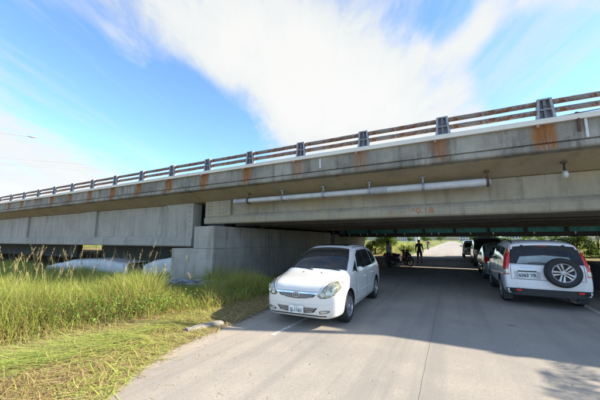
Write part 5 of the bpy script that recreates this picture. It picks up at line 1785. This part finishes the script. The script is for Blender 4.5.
def tree(name, loc, trunk_h, blobs, nleaf, lsize, pal, label, cat='tree', group=None, trunk_r=.12, up=.5, limbs=True):
    e = empty(name, loc, RNG.uniform(0, 6), label, cat, group)
    e.rotation_euler = (0, 0, 0)
    mb = MB()
    mb.tube([(0, 0, -.1), (.03, .02, trunk_h * .5), (-.02, .03, trunk_h)], [trunk_r, trunk_r * .8, trunk_r * .6], 9)
    Pp = []
    for (bx_, by_, bz, br) in blobs:
        if limbs:
            mid = Vector((bx_ * .45 + random.uniform(-.1, .1), by_ * .45, (trunk_h * .8 + bz) / 2))
            mb.tube([(0, 0, trunk_h * random.uniform(.55, .95)), mid, (bx_, by_, bz), (bx_ * 1.2, by_ * 1.2, bz + br * .5)], [trunk_r * .45, trunk_r * .32, trunk_r * .2, .008], 6)
        m = int(nleaf * br ** 2 / sum(b[3] ** 2 for b in blobs))
        # leaves gathered in sprays inside each blob
        ns = max(6, m // 22)
        d = RNG.normal(0, 1, (ns, 3)); d /= np.linalg.norm(d, axis=1)[:, None]
        ctr = np.array([bx_, by_, bz]) + d * (RNG.uniform(.35, 1.0, ns) ** .6 * br)[:, None] * np.array([1, 1, .75])
        idx = RNG.integers(0, ns, m)
        Pp.append(ctr[idx] + RNG.normal(0, br * .13 + .02, (m, 3)))
    mb.build('trunk', M_BARK, e, smooth=True)
    P = np.concatenate(Pp); P = P[P[:, 2] > .03 - 0]
    Sx = Soup(); Sx.add(*leaves(P, RNG.uniform(lsize * .6, lsize * 1.3, len(P)), up, colmix(len(P), pal)))
    Sx.build('crown', M_LEAF, e)
    return e


LEAFG = [(.09, .17, .03), (.14, .23, .04), (.20, .29, .06), (.06, .11, .025)]
LEAFY = [(.20, .27, .06), (.28, .32, .09), (.13, .20, .04)]
def rb(n, rx, ry, z0, z1, r0, r1):
    return [(random.uniform(-rx, rx), random.uniform(-ry, ry), random.uniform(z0, z1), random.uniform(r0, r1)) for _ in range(n)]
tree('leafy_tree', (-6.9, 37.6, 0), 1.6, rb(13, 2.2, 1.4, 1.1, 3.6, .55, 1.0), 15000, .16, LEAFY + LEAFY + LEAFG, 'bright leafy small tree behind the scooters beyond the bridge', group=None)
tree('roadside_shrub', (-8.6, 36.3, 0), .6, rb(8, 1.0, .8, .4, 1.6, .4, .7), 4200, .15, LEAFY, 'pale green shrub beside the far pier end, left of the leafy tree', 'shrub')
tree('roadside_shrub', (-5.0, 36.6, 0), .4, rb(6, .8, .6, .25, .8, .3, .5), 2200, .12, LEAFY, 'low shrub in the grass under the leafy tree', 'shrub')
for i, (x, y, hgt, lab) in enumerate(((10.3, 36.8, 2.2, 'green bush seen just right of the silver white car roof'), (12.2, 37.6, 2.6, 'bushy green shrub beyond the low wall at the right edge'), (14.6, 38.6, 2.9, 'tall green shrub farthest right beyond the low wall'), (8.3, 38.5, 1.7, 'low green bush behind the silver white car'), (17.2, 40, 3.2, 'dense bush at the right end of the hedge'), (6.3, 41, 1.6, 'small bush above the parked cars by the road'))):
    tree('bush', (x, y, 0), .6, rb(9, 1.3, 1.0, .4, hgt, .45, .8), 4600, .16, LEAFG + LEAFY, lab, 'bush', 'bushes beyond the low wall')

# meadow beyond the bridges
S = Soup()
def meadow(xr, yr, n, hs, ws):
    x = RNG.uniform(*xr, n); y = RNG.uniform(*yr, n); k = (x < -5.2) | (x > 4.9); x, y = x[k], y[k]; n = len(x)
    k = RNG.uniform(0, 1, n) < clump(x * .4, y * .3) + .15; x, y = x[k], y[k]; n = len(x)
    B = np.stack([x, y, np.zeros(n)], 1); B[:, 2] = gz(B[:, :2])
    pal = colmix(n, GREEN + YELL); h = RNG.uniform(*hs, n) * np.clip((np.abs(x + .2) - 4.5) * .35, .35, 1)
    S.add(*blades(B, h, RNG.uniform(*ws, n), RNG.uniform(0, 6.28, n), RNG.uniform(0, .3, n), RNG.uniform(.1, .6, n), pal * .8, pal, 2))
meadow((-30, 26), (35.8, 60), 16000, (.35, 1.0), (.03, .06))
meadow((-60, 50), (60, 130), 14000, (.4, 1.2), (.08, .16))
meadow((-130, -48), (36, 75), 9000, (.4, 1.3), (.06, .14))
tag(S.build('meadow_grass', M_GRASS), 'rough yellow green meadow grass beyond the bridges', 'grass', kind='stuff')

# palm past the right edge whose fronds throw the shadow on the road
def palm(loc, label):
    e = empty('palm_tree', loc, 0, label, 'tree')
    mb = MB(); mb.tube([(0, 0, -.1), (.05, .02, 1.2), (.02, .06, 2.6), (0, 0, 3.5)], [.17, .13, .11, .10], 12)
    mb.build('trunk', M_BARK, e, smooth=True)
    for k in range(6):
        a = k * 1.047 + random.uniform(-.2, .2); L_ = random.uniform(.9, 1.25); rise = random.uniform(.1, .55)
        pts = [Vector((math.cos(a) * L_ * t, math.sin(a) * L_ * t, 3.5 + rise * math.sin(t * 2.2) - .45 * t * t)) for t in (0, .2, .4, .6, .8, 1.0)]
        f = MB(); f.tube(pts, [.018, .015, .012, .01, .007, .004], 5)
        for i in range(10):
            t = .18 + .8 * i / 10
            q = t * 5; j = min(4, int(q)); p = pts[j] + (pts[j + 1] - pts[j]) * (q - j)
            d = (pts[j + 1] - pts[j]).normalized(); sd_ = Vector((-math.sin(a), math.cos(a), 0))
            for s in (1, -1):
                ll = .42 * math.sin(min(1, t * 1.2 + .15) * 2.6)
                tip = p + d * ll * .55 + sd_ * s * ll * .8 - Vector((0, 0, .18 * ll))
                w_ = d * .022
                f.add([p - w_, p + w_, (p + tip) / 2 + w_ * 1.3 + Vector((0, 0, .02)), tip, (p + tip) / 2 - w_ * 1.3 + Vector((0, 0, .02))], [(0, 1, 2, 4), (4, 2, 3)])
        f.build('frond', pmat('palm_leaf', (.08, .14, .03), .5), e)
palm((7.55, 7.25, 0), 'palm tree standing past the right edge, its shadow on the road')

# ================================================================== FAR DISTANCE
M_FARW = pmat('far_building_wall', (.52, .50, .47), .8, scale=.2)
M_FARR = pmat('far_red_roof', (.36, .12, .08), .8, scale=.2)
M_FARG = pmat('far_window_glass', (.06, .07, .09), .3)
for i, (x, y, w, d, h, red, lab) in enumerate(((16, 420, 16, 10, 6.5, 1, 'small far building with a red roof above the parked cars'), (36, 430, 22, 12, 8, 0, 'wide pale far building right of the red roofed one'),
        (-60, 470, 30, 12, 6, 0, 'long low far building left of the road'), (66, 420, 20, 12, 7, 1, 'far red roofed block farthest right'))):
    e = empty('far_building', (x, y, 0), 0, lab, 'building')
    MB().box(-w / 2, w / 2, 0, d, -.5, h).build('wall', M_FARW, e)
    if red: MB().prism([(-w / 2 - .6, h), (w / 2 + .6, h), (0, h + 3.2)], -.6, d + .6, 'y').build('roof', M_FARR, e)
    else: MB().box(-w / 2 - .3, w / 2 + .3, -.3, d + .3, h + .004, h + .8).build('roof', M_CAP, e)
    for fz in np.arange(1.2, h - 1.4, 3.0):
        for fx_ in np.arange(-w / 2 + 1.5, w / 2 - 1.6, 3.0):
            MB().box(0, 1.6, -.06, .02, 0, 1.5).build('window', M_FARG, e).location = (fx_, 0, fz)
ORD = ['first', 'second', 'third', 'fourth', 'fifth', 'sixth', 'seventh', 'eighth', 'ninth', 'tenth', 'eleventh', 'twelfth', 'thirteenth', 'fourteenth', 'fifteenth', 'last']
FT = ['%s dark far tree from the left along the meadow edge' % w for w in ORD]
for i in range(16):
    x = -110 + i * 13 + random.uniform(-3, 3)
    if -7 < x < 6: x -= 13
    pass
    tree('far_tree', (x, 230 + random.uniform(-30, 60), 0), 2.0, rb(6, 2.6, 2.0, 2.0, 5.0, 1.3, 2.2), 700, .8, LEAFG, FT[i], 'tree', 'far trees at the meadow edge', .3)
tree('roadside_tree', (9.2, 120, 0), 2.0, rb(9, 2.6, 2.4, 1.8, 4.6, 1.0, 1.7), 2600, .42, LEAFY + LEAFG, 'bright green tree right of the far road above the white hatchback', 'tree', None, .2)
# hills on the skyline
def hills(y, amp, seed, name):
    rr = random.Random(seed); V = []; n = 90
    ph = [rr.uniform(0, 6.28) for _ in range(5)]
    for i in range(n + 1):
        x = -2600 + 5200 * i / n
        z = amp * (.55 + .25 * math.sin(x / 310 + ph[0]) + .14 * math.sin(x / 130 + ph[1]) + .07 * math.sin(x / 57 + ph[2]))
        V += [(x, y, -5), (x, y + 40, z * .6), (x, y + 120, z), (x, y + 420, -5)]
    Fc = [(i * 4 + j, i * 4 + j + 1, i * 4 + 5 + j, i * 4 + 4 + j) for i in range(n) for j in range(3)]
    mb = MB(); mb.add(V, Fc)
    o = mb.build(name, pmat('wooded_hill', (.06, .085, .055), .95, var=.3, scale=.02), smooth=True); tag(o, kind='structure')
hills(1500, 26, 3, 'hills')
up_ = empty('utility_pole', (-8.6, 82, 0), 0, 'thin grey utility pole far off beyond the scooters', 'pole')
MB().tube([(0, 0, -.2), (0, 0, 9.5)], [.16, .10], 10).build('pole', M_LAMP, up_, smooth=True)
MB().box(-1.0, 1.0, -.06, .06, 8.8, 8.95).build('crossarm', M_LAMP, up_)
# power line high beyond the bridge on the left
P1, P2 = Vector((-170, 22, 0)), Vector((-85, 110, 0))
for i, p in enumerate((P1, P2)):
    e = empty('power_pole', p, math.atan2(70, 65), ['power pole past the left edge', 'power pole hidden behind the bridge'][i], 'pole')
    MB().tube([(0, 0, -.2), (0, 0, 34)], [.4, .2], 10).build('pole', M_LAMP, e, smooth=True)
    MB().box(-.12, .12, -2.4, 2.4, 31.9, 32.1).build('crossarm', M_LAMP, e)
for k, (o_, zz) in enumerate(((-2.2, 32.1), (2.2, 32.1), (0, 34.0))):
    d = (P2 - P1).normalized(); sd_ = Vector((-d.y, d.x, 0))
    pts = []
    for i in range(15):
        t = i / 14
        pts.append(P1 + (P2 - P1) * t + sd_ * o_ + Vector((0, 0, zz - 8 * t * (1 - t) * .6)))
    o = MB().tube(pts, .011, 5).build('power_line', M_BLACK)
    tag(o, ['lower left power line crossing the sky above the bridge', 'lower right power line crossing the sky above the bridge', 'topmost power line crossing the sky above the bridge'][k], 'cable', 'power lines')
